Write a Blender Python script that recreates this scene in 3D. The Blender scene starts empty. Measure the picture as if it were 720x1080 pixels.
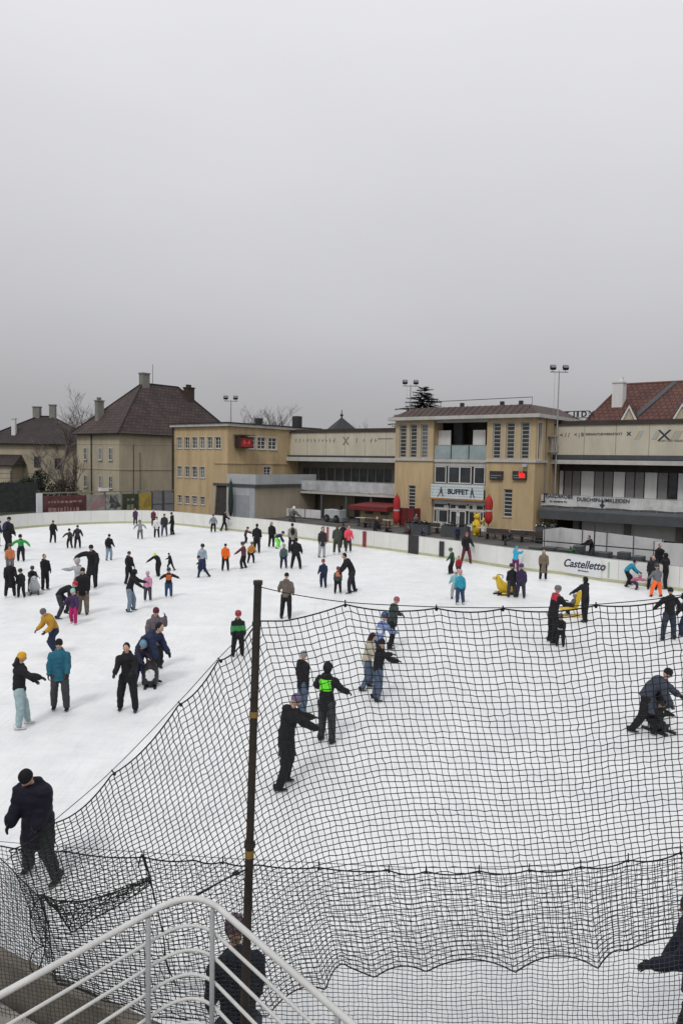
import bpy, bmesh, math, random
from mathutils import Vector, Matrix, noise
from math import radians as R, sin, cos, pi
random.seed(7)
scn = bpy.context.scene
COL = scn.collection

# ------------------------------------------------------------------ camera
FPX = 780.0                      # focal length in pixels of the 720x1080 photograph
CAMH = 5.8
cd = bpy.data.cameras.new('camera'); cam = bpy.data.objects.new('camera', cd); COL.objects.link(cam)
cd.sensor_fit = 'VERTICAL'; cd.sensor_height = 24.0; cd.lens = 24.0 * FPX / 1080.0
cd.clip_start = 0.05; cd.clip_end = 5000
PITCH = math.atan(53 / FPX); ROLL = R(1.0)
CM = Matrix.Rotation(pi / 2 - PITCH, 4, 'X') @ Matrix.Rotation(ROLL, 4, 'Z')
CM = Matrix.Translation((0, 0, CAMH)) @ CM
cam.matrix_world = CM
scn.camera = cam

# ------------------------------------------------------------------ world, sun, exposure
SUN_EL, SUN_AZ = R(48), R(200)
w = bpy.data.worlds.new('World'); scn.world = w; w.use_nodes = True
nt = w.node_tree; nt.nodes.clear()
N = nt.nodes.new; L = nt.links.new
out = N('ShaderNodeOutputWorld'); bg = N('ShaderNodeBackground'); bg.inputs['Strength'].default_value = 0.08
sky = N('ShaderNodeTexSky'); sky.sky_type = 'NISHITA'; sky.sun_disc = False
sky.sun_elevation = SUN_EL; sky.sun_rotation = SUN_AZ; sky.air_density = 1.0; sky.dust_density = 4.0
hsv = N('ShaderNodeHueSaturation'); hsv.inputs['Saturation'].default_value = 0.06; hsv.inputs['Value'].default_value = 0.12
L(sky.outputs[0], hsv.inputs['Color'])
tc = N('ShaderNodeTexCoord'); sep = N('ShaderNodeSeparateXYZ'); L(tc.outputs['Generated'], sep.inputs[0])
nz = N('ShaderNodeTexNoise'); nz.inputs['Scale'].default_value = 1.6; nz.inputs['Detail'].default_value = 5; nz.inputs['Roughness'].default_value = .5
mp = N('ShaderNodeMapping'); mp.inputs['Scale'].default_value = (1, 1, 2.5); L(tc.outputs['Generated'], mp.inputs[0]); L(mp.outputs[0], nz.inputs['Vector'])
ad = N('ShaderNodeMath'); ad.operation = 'MULTIPLY_ADD'; ad.inputs[1].default_value = .16; ad.inputs[2].default_value = -.08
L(nz.outputs['Fac'], ad.inputs[0])
ad2 = N('ShaderNodeMath'); ad2.operation = 'ADD'; L(ad.outputs[0], ad2.inputs[0]); L(sep.outputs['Z'], ad2.inputs[1])
cr = N('ShaderNodeValToRGB'); L(ad2.outputs[0], cr.inputs[0])
els = [(0.0, .37), (.075, .415), (.13, .475), (.22, .565), (.345, .675), (.45, .76), (.56, .85), (.8, .90), (1.0, .92)]
ce = cr.color_ramp.elements
while len(ce) < len(els): ce.new(0.5)
for e, (p, v) in zip(ce, els):
    e.position = p; e.color = (v * .985, v * .985, v * 1.025, 1)
mul = N('ShaderNodeMix'); mul.data_type = 'RGBA'; mul.blend_type = 'MULTIPLY'; mul.inputs[0].default_value = 1
L(cr.outputs[0], mul.inputs[6]); mul.inputs[7].default_value = (12.0, 12.0, 12.0, 1)
addc = N('ShaderNodeMix'); addc.data_type = 'RGBA'; addc.blend_type = 'ADD'; addc.inputs[0].default_value = 1
L(mul.outputs[2], addc.inputs[6]); L(hsv.outputs[0], addc.inputs[7])
L(addc.outputs[2], bg.inputs['Color']); L(bg.outputs[0], out.inputs[0])

sd = bpy.data.lights.new('sun', 'SUN'); sd.energy = 1.1; sd.angle = R(12); sd.color = (1, .985, .96)
so = bpy.data.objects.new('sun', sd); COL.objects.link(so); so.location = (0, -20, 60)
sv = Vector((sin(SUN_AZ) * cos(SUN_EL), cos(SUN_AZ) * cos(SUN_EL), sin(SUN_EL)))
so.rotation_euler = sv.to_track_quat('Z', 'Y').to_euler()
scn.view_settings.view_transform = 'Standard'; scn.view_settings.look = 'None'
scn.view_settings.exposure = 0.0; scn.view_settings.gamma = 1.0
scn.render.engine = 'CYCLES'

# ------------------------------------------------------------------ geometry of the view, used to read off real positions
CP = Vector((0, 0, CAMH)); C3 = CM.to_3x3()
def ray(px, py): return C3 @ Vector(((px - 360) / FPX, -(py - 540) / FPX, -1))
def G(px, py, z=0.0):
    d = ray(px, py); t = (z - CAMH) / d.z; return CP + d * t
def W(px, py, Y):
    d = ray(px, py); return CP + d * (Y / d.y)
E = Vector((.785, -.619, 0)).normalized(); NN = Vector((.619, .785, 0)).normalized()
O = G(561, 565); O.z = 0
EROT = math.atan2(E.y, E.x)
def F(off, px, py):                       # point of the plane parallel to the main facade -> (u, z)
    d = ray(px, py); t = ((O + NN * off) - CP).dot(NN) / d.dot(NN); p = CP + d * t
    return (p - O).dot(E), p.z
def S(u, px, py):                         # point of the plane across it -> (s, z)
    d = ray(px, py); t = ((O + E * u) - CP).dot(E) / d.dot(E); p = CP + d * t
    return (p - O).dot(NN), p.z

# ------------------------------------------------------------------ materials
_m = {}
def mat(name, col, rough=.7, var=.12, scale=3.0, bump=0.0, bscale=40.0, metal=0.0, streak=False, spec=.4, obj=True, emit=0, dirt=0.0, coords='Object'):
    if name in _m: return _m[name]
    m = bpy.data.materials.new(name); m.use_nodes = True; t = m.node_tree; b = t.nodes['Principled BSDF']
    n = t.nodes.new; l = t.links.new
    b.inputs['Roughness'].default_value = rough; b.inputs['Metallic'].default_value = metal
    b.inputs['Specular IOR Level'].default_value = spec
    c = (*col, 1)
    tcn = n('ShaderNodeTexCoord'); mpn = n('ShaderNodeMapping'); l(tcn.outputs[coords], mpn.inputs[0])
    if streak: mpn.inputs['Scale'].default_value = (1, 1, .18)
    ns = n('ShaderNodeTexNoise'); ns.inputs['Scale'].default_value = scale; ns.inputs['Detail'].default_value = 6; ns.inputs['Roughness'].default_value = .65
    l(mpn.outputs[0], ns.inputs['Vector'])
    rp = n('ShaderNodeValToRGB'); l(ns.outputs['Fac'], rp.inputs[0])
    rp.color_ramp.elements[0].position = .3; rp.color_ramp.elements[1].position = .7
    rp.color_ramp.elements[0].color = (*[x * (1 - var) for x in col], 1); rp.color_ramp.elements[1].color = (*[min(1, x * (1 + var)) for x in col], 1)
    last = rp.outputs[0]
    if dirt:
        n2 = n('ShaderNodeTexNoise'); n2.inputs['Scale'].default_value = .9; n2.inputs['Detail'].default_value = 8; n2.inputs['Roughness'].default_value = .7
        mp2 = n('ShaderNodeMapping'); mp2.inputs['Scale'].default_value = (1, 1, .25); l(tcn.outputs[coords], mp2.inputs[0]); l(mp2.outputs[0], n2.inputs['Vector'])
        r2 = n('ShaderNodeValToRGB'); r2.color_ramp.elements[0].position = .42; r2.color_ramp.elements[1].position = .72
        r2.color_ramp.elements[0].color = (0, 0, 0, 1); r2.color_ramp.elements[1].color = (dirt, dirt, dirt, 1); l(n2.outputs['Fac'], r2.inputs[0])
        mx = n('ShaderNodeMix'); mx.data_type = 'RGBA'; l(r2.outputs[0], mx.inputs[0]); l(last, mx.inputs[6])
        mx.inputs[7].default_value = (*[x * .45 for x in col], 1); last = mx.outputs[2]
    l(last, b.inputs['Base Color'])
    if bump:
        nb = n('ShaderNodeTexNoise'); nb.inputs['Scale'].default_value = bscale; nb.inputs['Detail'].default_value = 3; l(tcn.outputs[coords], nb.inputs['Vector'])
        bn = n('ShaderNodeBump'); bn.inputs['Strength'].default_value = bump; bn.inputs['Distance'].default_value = .02
        l(nb.outputs['Fac'], bn.inputs['Height']); l(bn.outputs[0], b.inputs['Normal'])
    if emit:
        b.inputs['Emission Color'].default_value = c; b.inputs['Emission Strength'].default_value = emit
    _m[name] = m; return m

def cloth(col, name='cloth'):
    k = name + '_%02x%02x%02x' % tuple(int(min(1, x) * 255) for x in col)
    return mat(k, col, .8, .22, 9, .35, 28, spec=.25)

def mat_tiles(name, c1, c2, bw, bh, rough=.8, vert=False):
    m = bpy.data.materials.new(name); m.use_nodes = True; t = m.node_tree; b = t.nodes['Principled BSDF']; n = t.nodes.new; l = t.links.new
    b.inputs['Roughness'].default_value = rough
    tcn = n('ShaderNodeTexCoord'); br = n('ShaderNodeTexBrick'); l(tcn.outputs['UV'], br.inputs['Vector'])
    br.inputs['Scale'].default_value = 1; br.inputs['Brick Width'].default_value = bw; br.inputs['Row Height'].default_value = bh
    br.inputs['Mortar Size'].default_value = .06; br.inputs['Mortar Smooth'].default_value = .5
    br.inputs['Color1'].default_value = (*c1, 1); br.inputs['Color2'].default_value = (*c2, 1); br.inputs['Mortar'].default_value = (*[x * .35 for x in c1], 1)
    ns = n('ShaderNodeTexNoise'); ns.inputs['Scale'].default_value = .7; ns.inputs['Detail'].default_value = 8; ns.inputs['Roughness'].default_value = .7; l(tcn.outputs['Object'], ns.inputs['Vector'])
    rp = n('ShaderNodeValToRGB'); rp.color_ramp.elements[0].position = .35; rp.color_ramp.elements[1].position = .7
    rp.color_ramp.elements[0].color = (.45, .45, .47, 1); rp.color_ramp.elements[1].color = (1.15, 1.1, 1.05, 1); l(ns.outputs['Fac'], rp.inputs[0])
    mx = n('ShaderNodeMix'); mx.data_type = 'RGBA'; mx.blend_type = 'MULTIPLY'; mx.inputs[0].default_value = .8; l(br.outputs[0], mx.inputs[6]); l(rp.outputs[0], mx.inputs[7])
    l(mx.outputs[2], b.inputs['Base Color'])
    bn = n('ShaderNodeBump'); bn.inputs['Strength'].default_value = .6; bn.inputs['Distance'].default_value = .04; l(br.outputs['Fac'], bn.inputs['Height']); bn.invert = True; l(bn.outputs[0], b.inputs['Normal'])
    return m

M_cream = mat('yellow_plaster', (.50, .375, .215), .9, .12, .8, .3, 30, streak=True, dirt=.5)
M_beige = mat('beige_plaster', (.40, .345, .26), .9, .10, .7, .3, 30, streak=True, dirt=.3)
M_house = mat('old_house_plaster', (.42, .37, .27), .9, .12, .6, .3, 30, streak=True, dirt=.45)
M_panelw = mat('cream_parapet_panel', (.53, .49, .39), .8, .07, .8, .1, 30, streak=True, dirt=.3)
M_white = mat('white_paint', (.66, .66, .64), .5, .07, 2, streak=True, dirt=.2)
M_fascia = mat('grey_white_fascia', (.47, .46, .43), .7, .1, 1.5, dirt=.4)
M_grey = mat('grey_metal', (.22, .225, .235), .5, .12, 3, metal=.2)
M_lgrey = mat('pale_grey_sheet', (.42, .44, .45), .5, .12, 1.2, dirt=.35)
M_dark = mat('dark_metal', (.03, .03, .033), .55, .2, 4)
M_dgrey = mat('dark_grey_sheet', (.065, .07, .075), .7, .18, 2)
M_shade = mat('shaded_recess_wall', (.05, .045, .04), .9, .3, 2)  # shade of recesses and the open doorway put into a dark colour
M_glass = mat('window_glass', (.035, .04, .045), .12, .5, .8, spec=.6)
M_glass2 = mat('window_glass_curtained', (.14, .145, .15), .25, .35, 1.3, spec=.5)
M_frame = mat('window_frame_paint', (.55, .54, .50), .5, .06, 3)
M_roofbr = mat('rusty_brown_roof_metal', (.062, .038, .032), .65, .3, 1.0, dirt=.4)
M_red = mat('red_canvas', (.40, .025, .025), .7, .15, 4)
M_redd = mat('dark_red_canvas', (.15, .018, .02), .75, .2, 3)
M_steel = mat('galvanised_steel', (.36, .36, .36), .45, .12, 5, metal=.5)
M_rail = mat('railing_grey_white_paint', (.58, .58, .56), .45, .10, 6, .25, 60, dirt=.4)
M_railp = mat('railing_post_grey_paint', (.30, .305, .31), .45, .12, 6, .15, 60, dirt=.3)
M_pole = mat('net_pole_brown_steel', (.028, .022, .018), .6, .35, 7, .3, 50)
M_cordA = mat('black_net_cord', (.012, .013, .013), .85, .2, 30)
M_cordB = mat('grey_green_net_cord', (.045, .05, .052), .85, .3, 30)
M_conc = mat('concrete', (.22, .21, .19), .9, .15, 1.5, .3, 20, dirt=.4)
M_bark = mat('bark', (.055, .045, .038), .9, .3, 8)
M_needle = mat('dark_needles', (.032, .042, .032), .8, .4, 4)
M_yellow = mat('yellow_plastic', (.62, .42, .02), .4, .1, 5)
M_black = mat('black_plastic', (.016, .016, .018), .45, .2, 6)
M_wplastic = mat('white_plastic', (.7, .7, .7), .4, .06, 5)
M_skin = mat('skin', (.47, .29, .215), .55, .08, 12)
M_lips = mat('lips', (.36, .13, .11), .5, .05, 12)
M_eye = mat('eye_dark', (.03, .02, .018), .2, .1, 12)
M_blade = mat('skate_blade_steel', (.5, .5, .52), .3, .05, 8, metal=.9)
M_roofdk = mat_tiles('old_brown_roof_tiles', (.085, .056, .050), (.052, .038, .036), .6, .5)
M_roofdk2 = mat_tiles('dark_roof_tiles', (.060, .040, .040), (.045, .032, .034), .35, .3)
M_roofred = mat_tiles('red_roof_tiles', (.145, .055, .040), (.10, .042, .034), .5, .55)
M_chim = mat_tiles('chimney_brick', (.16, .10, .075), (.11, .075, .06), .25, .09)

# ------------------------------------------------------------------ mesh building
class MB:
    def __init__(s): s.v = []; s.f = []; s.m = []
    def quad(s, a, b, c, d, mi=0):
        i = len(s.v); s.v += [tuple(a), tuple(b), tuple(c), tuple(d)]; s.f.append((i, i+1, i+2, i+3)); s.m.append(mi)
    def poly(s, pts, mi=0):
        i = len(s.v); s.v += [tuple(p) for p in pts]; s.f.append(tuple(range(i, i+len(pts)))); s.m.append(mi)
    def box(s, x0, x1, y0, y1, z0, z1, mi=0):
        i = len(s.v)
        for z in (z0, z1):
            for x, y in ((x0, y0), (x1, y0), (x1, y1), (x0, y1)): s.v.append((x, y, z))
        for f in ((0,3,2,1),(4,5,6,7),(0,1,5,4),(1,2,6,5),(2,3,7,6),(3,0,4,7)):
            s.f.append(tuple(i+k for k in f)); s.m.append(mi)
        return s
    def prism(s, poly, d, mi=0):               # polygon (3-D points) extruded by vector d
        i = len(s.v); k = len(poly); d = Vector(d)
        s.v += [tuple(p) for p in poly] + [tuple(Vector(p) + d) for p in poly]
        s.f.append(tuple(range(i+k-1, i-1, -1))); s.m.append(mi); s.f.append(tuple(range(i+k, i+2*k))); s.m.append(mi)
        for j in range(k):
            a, b = i+j, i+(j+1) % k; s.f.append((a, b, b+k, a+k)); s.m.append(mi)
        return s
    def tube(s, pts, r, n=6, mi=0, cap=True):
        pts = [Vector(p) for p in pts]; rs = r if isinstance(r, (list, tuple)) else [r]*len(pts)
        i0 = len(s.v); ref = None
        for j, p in enumerate(pts):
            t = (pts[min(j+1, len(pts)-1)] - pts[max(j-1, 0)])
            if t.length < 1e-9: t = Vector((0, 0, 1))
            t.normalize()
            if ref is None: ref = Vector((0, 0, 1)) if abs(t.z) < .9 else Vector((1, 0, 0))
            a = t.cross(ref)
            if a.length < 1e-4: a = t.cross(Vector((0, 1, 0)))
            a.normalize(); b = t.cross(a); ref = -b if abs((-b).dot(t)) < .9 else ref
            for k in range(n):
                th = 2*pi*k/n + pi/4; s.v.append(tuple(p + (a*cos(th) + b*sin(th)) * rs[j]))
        for j in range(len(pts)-1):
            for k in range(n):
                a, b = i0+j*n+k, i0+j*n+(k+1) % n; s.f.append((a, b, b+n, a+n)); s.m.append(mi)
        if cap:
            s.f.append(tuple(i0+k for k in range(n-1, -1, -1))); s.m.append(mi)
            e = i0+(len(pts)-1)*n; s.f.append(tuple(e+k for k in range(n))); s.m.append(mi)
        return s
    def lathe(s, prof, c=(0, 0, 0), n=16, mi=0, sx=1, sy=1):   # prof: (r, z)
        i0 = len(s.v); c = Vector(c)
        for r, z in prof:
            for k in range(n):
                th = 2*pi*k/n; s.v.append((c.x + r*cos(th)*sx, c.y + r*sin(th)*sy, c.z + z))
        for j in range(len(prof)-1):
            for k in range(n):
                a, b = i0+j*n+k, i0+j*n+(k+1) % n; s.f.append((a, b, b+n, a+n)); s.m.append(mi)
        s.f.append(tuple(i0+k for k in range(n-1, -1, -1))); s.m.append(mi)
        e = i0+(len(prof)-1)*n; s.f.append(tuple(e+k for k in range(n))); s.m.append(mi)
        return s
    def ell(s, c, r, n=14, m=9, mi=0, rot=None):
        i0 = len(s.v); c = Vector(c)
        for j in range(m+1):
            ph = -pi/2 + pi*(j+.001)/(m+.002)
            for k in range(n):
                th = 2*pi*k/n; p = Vector((r[0]*cos(ph)*cos(th), r[1]*cos(ph)*sin(th), r[2]*sin(ph)))
                if rot: p = rot @ p
                s.v.append(tuple(c+p))
        for j in range(m):
            for k in range(n):
                a, b = i0+j*n+k, i0+j*n+(k+1) % n; s.f.append((a, b, b+n, a+n)); s.m.append(mi)
        s.f.append(tuple(i0+k for k in range(n-1, -1, -1))); s.m.append(mi)
        e = i0+m*n; s.f.append(tuple(e+k for k in range(n))); s.m.append(mi)
        return s
    def loft(s, rings, n=12, mi=0):            # rings: (centre, lateral axis, other axis, a, b); closed with fans
        i0 = len(s.v)
        for c, la, fa, a, b in rings:
            for k in range(n):
                th = 2*pi*k/n; s.v.append(tuple(c + la*(a*cos(th)) + fa*(b*sin(th))))
        for j in range(len(rings)-1):
            for k in range(n):
                a, b = i0+j*n+k, i0+j*n+(k+1) % n; s.f.append((a, b, b+n, a+n)); s.m.append(mi)
        s.f.append(tuple(i0+k for k in range(n-1, -1, -1))); s.m.append(mi)
        e = i0+(len(rings)-1)*n; s.f.append(tuple(e+k for k in range(n))); s.m.append(mi)
    def mesh(s, name):
        me = bpy.data.meshes.new(name); me.from_pydata(s.v, [], s.f); me.polygons.foreach_set('material_index', s.m); me.update(); return me
    def build(s, name, mats, parent=None, smooth=False, bevel=0, fixn=True, uv=False):
        me = s.mesh(name)
        if fixn:
            bm = bmesh.new(); bm.from_mesh(me); bmesh.ops.recalc_face_normals(bm, faces=bm.faces)
            if bevel: bmesh.ops.bevel(bm, geom=[e for e in bm.edges if len(e.link_faces) == 2 and e.calc_face_angle(0) > .6], offset=bevel, segments=2, profile=.5, affect='EDGES')
            bm.to_mesh(me); bm.free()
        return link(name, me, mats, parent, smooth, uv)
def link(name, me, mats, parent=None, smooth=False, uv=False):
    for m in (mats if isinstance(mats, (list, tuple)) else [mats]): me.materials.append(m)
    if smooth: me.polygons.foreach_set('use_smooth', [True]*len(me.polygons))
    if uv:                                     # UV along slope: u horizontal in face, v up the face, metres
        ul = me.uv_layers.new(name='UV')
        for p in me.polygons:
            nrm = p.normal; h = Vector((0, 0, 1)).cross(nrm)
            h = Vector((1, 0, 0)) if h.length < 1e-3 else h.normalized(); v = nrm.cross(h)
            for li in p.loop_indices:
                co = me.vertices[me.loops[li].vertex_index].co; ul.data[li].uv = (co.dot(h), co.dot(v))
    o = bpy.data.objects.new(name, me); COL.objects.link(o)
    if parent: o.parent = parent
    return o
def tag(o, label=None, cat=None, group=None, kind=None):
    if label: o['label'] = label
    if cat: o['category'] = cat
    if group: o['group'] = group
    if kind: o['kind'] = kind
    return o
def thing(name, label, cat, loc=(0, 0, 0), rz=0, group=None):
    o = bpy.data.objects.new(name, None); COL.objects.link(o); o.location = loc; o.rotation_euler = (0, 0, rz); o.empty_display_size = .2
    return tag(o, label, cat, group)
def copy_tree(o, parent=None):
    c = o.copy(); COL.objects.link(c); c.parent = parent
    for ch in [x for x in bpy.data.objects if x.parent == o]: copy_tree(ch, c)
    return c
TS = bpy.data.scenes.new('workbench'); JUNK = []
def evaluate(o):                             # modifiers or lettering turned into a plain mesh, in a scratch scene
    TS.collection.objects.link(o)
    with bpy.context.temp_override(scene=TS, view_layer=TS.view_layers[0]):
        dg = bpy.context.evaluated_depsgraph_get(); return bpy.data.meshes.new_from_object(o.evaluated_get(dg))
def text_mesh(name, body, size, m, parent, mtx, extrude=.006, shear=0, bold=0):
    cu = bpy.data.curves.new(name, 'FONT'); cu.body = body; cu.size = size; cu.extrude = extrude; cu.align_x = 'CENTER'; cu.align_y = 'CENTER'; cu.shear = shear; cu.offset = bold
    o = bpy.data.objects.new('tmp', cu)
    me = evaluate(o); TS.collection.objects.unlink(o); JUNK.append(o); JUNK.append(cu)
    me.transform(mtx); me.name = name
    return link(name, me, m, parent)
def facing_text(u, s, z, rot=0):              # text standing on a local facade plane, front towards -y
    return Matrix.Translation((u, s, z)) @ Matrix.Rotation(rot, 4, 'Z') @ Matrix.Rotation(pi/2, 4, 'X')

def smoothpoly(P, n):                          # Catmull-Rom resample, n points evenly by length
    P = [Vector(p) for p in P]; Q = []
    for i in range(len(P)-1):
        p0, p1, p2, p3 = P[max(i-1, 0)], P[i], P[i+1], P[min(i+2, len(P)-1)]
        for k in range(12):
            t = k/12; Q.append(.5*((2*p1)+(p2-p0)*t+(2*p0-5*p1+4*p2-p3)*t*t+(3*p1-p0-3*p2+p3)*t**3))
    Q.append(P[-1]); return resample(Q, n)
def resample(Q, n):
    d = [0]
    for i in range(1, len(Q)): d.append(d[-1]+(Q[i]-Q[i-1]).length)
    out = []; j = 0
    for k in range(n):
        s_ = d[-1]*k/(n-1)
        while j < len(d)-2 and d[j+1] < s_: j += 1
        seg = d[j+1]-d[j]; t = (s_-d[j])/seg if seg > 0 else 0; out.append(Q[j].lerp(Q[j+1], min(1, max(0, t))))
    return out

# ================================================================== SETTING: ground, ice
BOARD = [(-110, 620), (-75, 592), (-40, 571), (0, 560.5), (30, 556.8), (60, 554.6), (90, 553), (120, 552), (159, 552), (190, 554), (217, 557), (240, 559.3), (256, 561), (284, 563.8), (329, 570), (373, 575.8), (400, 579.3), (431, 583.5), (465, 588.3), (492, 592.3), (520, 597), (555, 602), (595, 606.5), (635, 613), (675, 618), (720, 624), (800, 636), (900, 655)]
far = [G(x, y) for x, y in BOARD]
left_side = [Vector(p+(0,)) for p in ((-33, 34), (-30, 28), (-25.5, 22), (-19, 16.8), (-12, 12.4), (-7.5, 9.6))]
pa, pb, pc = G(-30, 985, 1.15), G(0, 1003, 1.15), G(60, 1034, 1.15)
near = [Vector((v.x, v.y, 0)) for v in (pa, pb, pc)] + [Vector(p+(0,)) for p in ((-1.95, 6.0), (-1.2, 5.72), (-.4, 5.6), (8, 5.6), (20, 5.6), (34, 6.4), (44, 10), (47, 17))]
right_side = [Vector(p+(0,)) for p in ((44, 24), (38, 28))]
outline = smoothpoly(far + right_side[::-1] + near[::-1] + left_side[::-1] + [far[0]], 330)[:-1]

gm = bpy.data.materials.new('asphalt_and_trodden_snow_ground'); gm.use_nodes = True
t = gm.node_tree; b = t.nodes['Principled BSDF']; b.inputs['Roughness'].default_value = .85
tcn = t.nodes.new('ShaderNodeTexCoord'); n1 = t.nodes.new('ShaderNodeTexNoise'); n1.inputs['Scale'].default_value = .35; n1.inputs['Detail'].default_value = 9; n1.inputs['Roughness'].default_value = .7
t.links.new(tcn.outputs['Object'], n1.inputs['Vector']); r1 = t.nodes.new('ShaderNodeValToRGB'); t.links.new(n1.outputs['Fac'], r1.inputs[0])
r1.color_ramp.elements[0].position = .35; r1.color_ramp.elements[0].color = (.045, .042, .04, 1); r1.color_ramp.elements[1].position = .7; r1.color_ramp.elements[1].color = (.13, .12, .11, 1)
t.links.new(r1.outputs[0], b.inputs['Base Color'])
g = MB(); g.quad((-1500, -300, -.02), (1500, -300, -.02), (1500, 2500, -.02), (-1500, 2500, -.02)); tag(g.build('ground', gm), kind='structure')
g = MB(); rr = random.Random(3)
nx, ny = 60, 40
def bank(x, y): return .1 + max(0, min(1, (y-72)/30))*1.2
lawn = MB(); lawn.poly([G(-260, 545, 0), G(-260, 498, 0) + Vector((0, 0, 0)), Vector((-22, 140, 0)), Vector((-24, 80, 0)), Vector((-28.5, 66, 0))])
lo = lawn.build('lawn', mat('dull_winter_grass', (.035, .04, .022), .95, .4, 1.2, .5, 12)); lo.location.z = .0; tag(lo, kind='structure')

pv = MB(); nb = smoothpoly(near, 60); pv.prism([(p.x-.08, p.y-.16, -.3) for p in nb if -9 < p.x < 20][::1] + [Vector((20, -12, -.3)), Vector((-12, -12, -.3))], (0, 0, 1.15)); tag(pv.build('path', mat('trodden_concrete_paving', (.34, .32, .285), .9, .25, 2.5, .4, 15, dirt=.5)), kind='structure')
ice = bpy.data.materials.new('rink_ice'); ice.use_nodes = True
t = ice.node_tree; n = t.nodes.new; l = t.links.new; b = t.nodes['Principled BSDF']
tcn = n('ShaderNodeTexCoord')
def nzz(sc, det, rough, mscale=(1, 1, 1), rot=0, dist=0):
    mpn = n('ShaderNodeMapping'); mpn.inputs['Scale'].default_value = mscale; mpn.inputs['Rotation'].default_value = (0, 0, rot); l(tcn.outputs['Object'], mpn.inputs[0])
    q = n('ShaderNodeTexNoise'); q.inputs['Scale'].default_value = sc; q.inputs['Detail'].default_value = det; q.inputs['Roughness'].default_value = rough; q.inputs['Distortion'].default_value = dist; l(mpn.outputs[0], q.inputs['Vector']); return q.outputs['Fac']
def ramp(src, p0, c0, p1, c1):
    r = n('ShaderNodeValToRGB'); r.color_ramp.elements[0].position = p0; r.color_ramp.elements[0].color = (*c0, 1); r.color_ramp.elements[1].position = p1; r.color_ramp.elements[1].color = (*c1, 1); l(src, r.inputs[0]); return r.outputs[0]
def mulc(a, b_, f=1):
    m_ = n('ShaderNodeMix'); m_.data_type = 'RGBA'; m_.blend_type = 'MULTIPLY'; m_.inputs[0].default_value = f; l(a, m_.inputs[6]); l(b_, m_.inputs[7]); return m_.outputs[2]
base = ramp(nzz(.12, 6, .6, dist=.4), .35, (.79, .795, .79), .65, (.86, .86, .85))
patch = ramp(nzz(.9, 8, .7), .36, (.89, .90, .91), .6, (1, 1, 1))
scr1 = ramp(nzz(1.0, 3, .6, (9, .5, 1), .5, 2.2), .34, (.93, .94, .945), .5, (1, 1, 1))
scr2 = ramp(nzz(1.0, 3, .6, (.5, 10, 1), .35, 2.6), .33, (.93, .94, .945), .5, (1, 1, 1))
scr3 = ramp(nzz(1.6, 2, .5, (12, .9, 1), -.7, 3.0), .32, (.93, .94, .945), .48, (1, 1, 1))
c = mulc(base, patch); c = mulc(c, scr1); c = mulc(c, scr2); c = mulc(c, scr3)
l(c, b.inputs['Base Color']); b.inputs['Roughness'].default_value = .42; b.inputs['Specular IOR Level'].default_value = .2
rg = n('ShaderNodeMath'); rg.operation = 'MULTIPLY_ADD'; rg.inputs[1].default_value = .35; rg.inputs[2].default_value = .3; l(nzz(.6, 6, .6), rg.inputs[0]); l(rg.outputs[0], b.inputs['Roughness'])
bn = n('ShaderNodeBump'); bn.inputs['Strength'].default_value = .12; bn.inputs['Distance'].default_value = .01; l(nzz(9, 5, .7, (4, 1, 1), .4), bn.inputs['Height']); l(bn.outputs[0], b.inputs['Normal'])
im = MB(); im.poly([(p.x, p.y, 0.0) for p in outline])
me = im.mesh('ice_surface'); bmt = bmesh.new(); bmt.from_mesh(me); bmesh.ops.triangulate(bmt, faces=bmt.faces); bmesh.ops.recalc_face_normals(bmt, faces=bmt.faces)
if sum(f.normal.z for f in bmt.faces) < 0: bmesh.ops.reverse_faces(bmt, faces=bmt.faces)
bmt.to_mesh(me); bmt.free()
tag(link('ice_surface', me, ice), kind='structure')

# ------------------------------------------------------------------ rink boards (panels, kick strip, cap)
M_board = mat('rink_board_white', (.68, .68, .65), .45, .05, 1.2, dirt=.14)
M_kick = mat('rink_board_kick_strip', (.42, .42, .27), .6, .12, 2)
rb = thing('rink_boards', 'low white boards running round the whole ice rink', 'rink boards')
npts = len(outline)
def offs(i, d):
    a, b_ = outline[(i-1) % npts], outline[(i+1) % npts]; tt = (b_-a).normalized(); nn = Vector((tt.y, -tt.x, 0)); return nn*d
sgn = 1
cen = Vector((0, 30, 0))
if (outline[0]+offs(0, 1)-cen).length < (outline[0]-cen).length: sgn = -1
def strip(mb, i0, i1, din, dout, z0, z1, shrink=0):
    idx = list(range(i0, i1+1)); A = [outline[k % npts]+offs(k % npts, sgn*din) for k in idx]; B = [outline[k % npts]+offs(k % npts, sgn*dout) for k in idx]
    if shrink:
        A[0] = A[0].lerp(A[1], shrink); B[0] = B[0].lerp(B[1], shrink); A[-1] = A[-1].lerp(A[-2], shrink); B[-1] = B[-1].lerp(B[-2], shrink)
    for j in range(len(idx)-1):
        for (p, q, za, zb) in ((A[j], A[j+1], z0, z1), (B[j], B[j+1], z0, z1)):
            mb.quad((p.x, p.y, za), (q.x, q.y, za), (q.x, q.y, zb), (p.x, p.y, zb))
        mb.quad((A[j].x, A[j].y, z1), (A[j+1].x, A[j+1].y, z1), (B[j+1].x, B[j+1].y, z1), (B[j].x, B[j].y, z1))
    for p, q in ((A[0], B[0]), (A[-1], B[-1])): mb.quad((p.x, p.y, z0), (q.x, q.y, z0), (q.x, q.y, z1), (p.x, p.y, z1))
def near_idx(P): return min(range(npts), key=lambda k: (outline[k]-P).length)
M_boardnear = mat('brown_weathered_near_board', (.17, .15, .12), .8, .25, 4, dirt=.5)
k = 0
nearA, nearB = near_idx(Vector((-7.5, 9.6, 0))), near_idx(Vector((8, 6, 0)))
nlo, nhi = min(nearA, nearB), max(nearA, nearB)
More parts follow.
